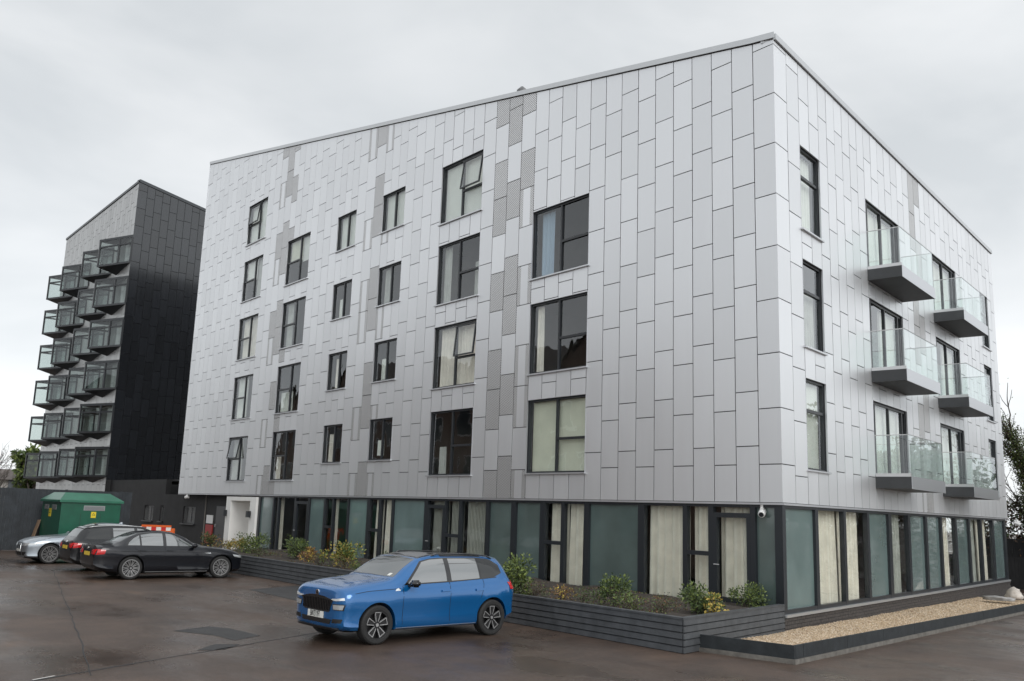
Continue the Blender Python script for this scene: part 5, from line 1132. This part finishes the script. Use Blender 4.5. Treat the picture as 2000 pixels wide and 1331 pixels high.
def saloon_detail(est=False, sc=(1, 1), pm=DARK):
    X, Zs = sc
    def T(l): return [(a*X, b*Zs) for a, b in l]
    def TZ(l): return [(a, b*Zs) for a, b in l]
    def f(patch, line, root, cast):
        S2 = (1, -1)
        patch('windscreen', TZ([(-.62, 1.03), (0, 1.035), (.62, 1.03)]), TZ([(-.50, 1.33), (0, 1.365), (.50, 1.33)]), 'f', CGLASS, 14, 8)
        patch('side_window', T([(.46, .975), (-.36, .985)]), T([(-.02, 1.27), (-.20, 1.325), (-.36, 1.345)]), 's', CGLASS, 10, 6, sides=S2)
        if est:
            patch('side_window', T([(-.46, .985), (-1.15, .995)]), T([(-.46, 1.35), (-1.15, 1.345)]), 's', CGLASS, 10, 6, sides=S2)
            patch('quarter_window', T([(-1.24, .997), (-1.98, 1.01)]), T([(-1.24, 1.34), (-1.85, 1.29)]), 's', CGLASSD, 8, 6, sides=S2)
            patch('rear_window', TZ([(-.56, 1.06), (.56, 1.06)]), TZ([(-.46, 1.30), (.46, 1.30)]), 'r', CGLASS, 10, 6)
            patch('roof_spoiler', [(-2.02*X, -.5), (-2.02*X, .5)], [(-1.85*X, -.5), (-1.85*X, .5)], 't', GLOSSK, 10, 3, .02)
            for sg in S2:
                m = MB(); pts = []
                for k in range(13): h, n_ = cast((X*(-.05-1.85*k/12), sg*.53, 4), (0, 0, -1)); pts.append(h+Vector((0, 0, .03)))
                m.tube(pts, .016, 6); m.build('roof_rail', STEEL if pm is not DARK else GLOSSK, root, smooth=True)
        else:
            patch('side_window', T([(-.46, .985), (-1.10, .995)]), T([(-.46, 1.348), (-.80, 1.345), (-1.10, 1.30)]), 's', CGLASS, 10, 6, sides=S2)
            patch('quarter_window', T([(-1.15, .997), (-1.50, 1.0)]), T([(-1.15, 1.285), (-1.32, 1.19), (-1.46, 1.075)]), 's', CGLASS, 6, 6, sides=S2)
            patch('rear_window', TZ([(-.60, 1.085), (.60, 1.085)]), TZ([(-.48, 1.33), (.48, 1.33)]), 'r', CGLASS, 12, 6)
        patch('window_pillar', T([(-.365, .985), (-.455, .985)]), T([(-.365, 1.346), (-.455, 1.35)]), 's', GLOSSK, 3, 5, .0045, sides=S2)
        if est: patch('window_surround', T([(.54, .962), (-.4, .972), (-2.04, .995)]), T([(-.0, 1.295), (-.2, 1.345), (-.5, 1.368), (-1.3, 1.36), (-1.90, 1.305)]), 's', GLOSSK, 26, 8, .002, sides=S2)
        else: patch('window_surround', T([(.54, .962), (-.4, .972), (-1.56, .985)]), T([(-.0, 1.295), (-.2, 1.345), (-.5, 1.368), (-.82, 1.365), (-1.14, 1.315), (-1.36, 1.20), (-1.52, 1.075)]), 's', GLOSSK, 26, 8, .002, sides=S2)
        patch('tail_lamp', [(.50, .735*Zs), (.74, .725*Zs)], [(.50, .85*Zs), (.78, .885*Zs)], 'r', REDL, 8, 4, .012, sides=S2)
        patch('tail_lamp', [(-2.16*X, .75*Zs), (-2.38*X, .725*Zs)], [(-2.13*X, .86*Zs), (-2.34*X, .885*Zs)], 's', REDL, 8, 4, .010, sides=S2)
        patch('rear_plate', [(-.26, .68*Zs), (.26, .68*Zs)], [(-.26, .79*Zs), (.26, .79*Zs)], 'r', PLY_, 4, 2, .014)
        patch('rear_diffuser', [(-.55, .33), (.55, .33)], [(-.6, .42), (.6, .42)], 'r', BLACKP, 10, 2, .008)
        h, n_ = cast((-6, 0, .90*Zs), (1, 0, 0)); MB().tube([h-n_*.004, h+n_*.008], .038, 14).build('badge', CHROME, root)
        for sg in S2:
            patch('grille', [(.03, .50*Zs), (.26, .50*Zs)], [(.03, .64*Zs), (.22, .645*Zs)], 'f', GLOSSK, 6, 4, .01, sides=(sg,)); patch('grille_surround', [(.02, .49*Zs), (.275, .49*Zs)], [(.02, .655*Zs), (.235, .66*Zs)], 'f', CHROME, 6, 4, .005, sides=(sg,))
        patch('headlamp', [(.40, .59*Zs), (.74, .61*Zs)], [(.40, .655*Zs), (.78, .715*Zs)], 'f', LAMPG, 10, 4, .010, sides=S2); patch('headlamp', [(2.06*X, .62*Zs), (1.80*X, .66*Zs)], [(2.03*X, .685*Zs), (1.74*X, .73*Zs)], 's', LAMPG, 6, 3, .008, sides=S2)
        patch('lower_intake', [(-.35, .27), (.35, .27)], [(-.38, .39), (.38, .39)], 'f', BLACKP, 10, 3, .006); patch('side_intake', [(.46, .28), (.68, .29)], [(.48, .40), (.72, .41)], 'f', BLACKP, 6, 3, .006, sides=S2)
        patch('front_plate', [(-.26, .41), (.26, .41)], [(-.26, .49), (.26, .49)], 'f', PLW, 4, 2, .012)
        line('shut_line', T([(.72, .25), (.72, .96)])); line('shut_line', T([(-.41, .25), (-.41, .97)])); line('shut_line', T([(-1.08, .72), (-1.28, .9), (-1.32, .97)])); line('shut_line', T([(1.9, .74), (1.4, .885), (.8, .93)]))
        line('shut_line', T([(.7, .235), (-1.0, .235)])); line('crease_shade', T([(1.0, .80), (-.4, .815), (-1.9, .83)]), 's', .012, S2, GAPM)  # last strip paints the shade under the side crease in near-black
        for x0_ in (-.16, -.98): patch('door_handle', T([(x0_, .835), (x0_-.2, .838)]), T([(x0_, .862), (x0_-.2, .865)]), 's', pm, 8, 2, .024, sides=S2)
        patch('sill_trim', T([(.95, .215), (-.95, .215)]), T([(.95, .235), (-.95, .235)]), 's', SILP, 20, 1, .008, sides=S2)
        patch('wing_vent', T([(1.02, .76), (.78, .765)]), T([(1.0, .785), (.80, .787)]), 's', CHROME, 4, 1, .006, sides=S2)
        if est or pm is not DARK:
            h, n_ = cast((-1.5*X if est else -1.0*X, 0, 4), (0, 0, -1)); m = MB(); m.hexa([h+Vector(q) for q in ((.07, -.02, -.01), (-.08, -.02, -.01), (-.08, .02, -.01), (.07, .02, -.01), (-.04, -.005, .06), (-.08, -.005, .055), (-.08, .005, .055), (-.04, .005, .06))]); m.build('aerial_fin', pm, root)
    return f
def car_spec(keys, sc, pm, est, R, rim, wmats):
    X, Zs = sc
    k2 = [(k[0]*X, k[1], k[2], k[3], k[4]*Zs, k[5], k[6]*Zs, k[7], k[8]*Zs, k[9]*Zs) for k in keys]
    return dict(keys=k2, axles=(1.38*X, -1.38*X), R=R, rim=rim, track=.785, wheel='multi', wmats=wmats, paint=pm, mirrormat=pm, mirror=(.44*X, .965, 1.0*Zs), detail=saloon_detail(est, sc, pm), sillz=.23)
make_car('parked_car', 'dark blue-black saloon parked nose-in to the planter', car_spec(SA, (1, 1), DARK, False, .338, .255, (ALLOY, ALLOYD)), (-17.8, -6.98), PI/2)
ES = [k for k in SA if k[0] > -.6]+[(-1.0, .17, .83, .895, .63, .835, .95, .555, 1.40, 1.435), (-1.5, .17, .83, .90, .64, .835, .955, .55, 1.385, 1.42), (-1.9, .19, .82, .89, .65, .83, .96, .54, 1.34, 1.375), (-2.08, .21, .80, .87, .65, .82, .965, .54, 1.25, 1.29), (-2.25, .25, .78, .85, .65, .80, .95, .60, 1.05, 1.08), (-2.36, .32, .72, .80, .65, .76, .88, .62, .93, .95), (-2.42, .40, .66, .74, .60, .70, .78, .55, .82, .84), (-2.425, .48, .5, .6, .58, .55, .70, .42, .73, .74)]
GREYD = paint('dark_grey_paint', (.012, .013, .015), .4, .3)
make_car('parked_car', 'dark grey estate between the silver and the dark saloons', car_spec(ES, (1, 1.03), GREYD, True, .335, .25, (ALLOY, ALLOYD)), (-21.2, -6.78), PI/2)
SILVP = paint('silver_paint', (.36, .40, .44), .75, .28)
make_car('parked_car', 'silver saloon facing out beside the green kiosk', car_spec(SA, (1.075, 1.02), SILVP, False, .345, .27, (ALLOY, ALLOYD)), (-25.2, -7.43), -PI/2)
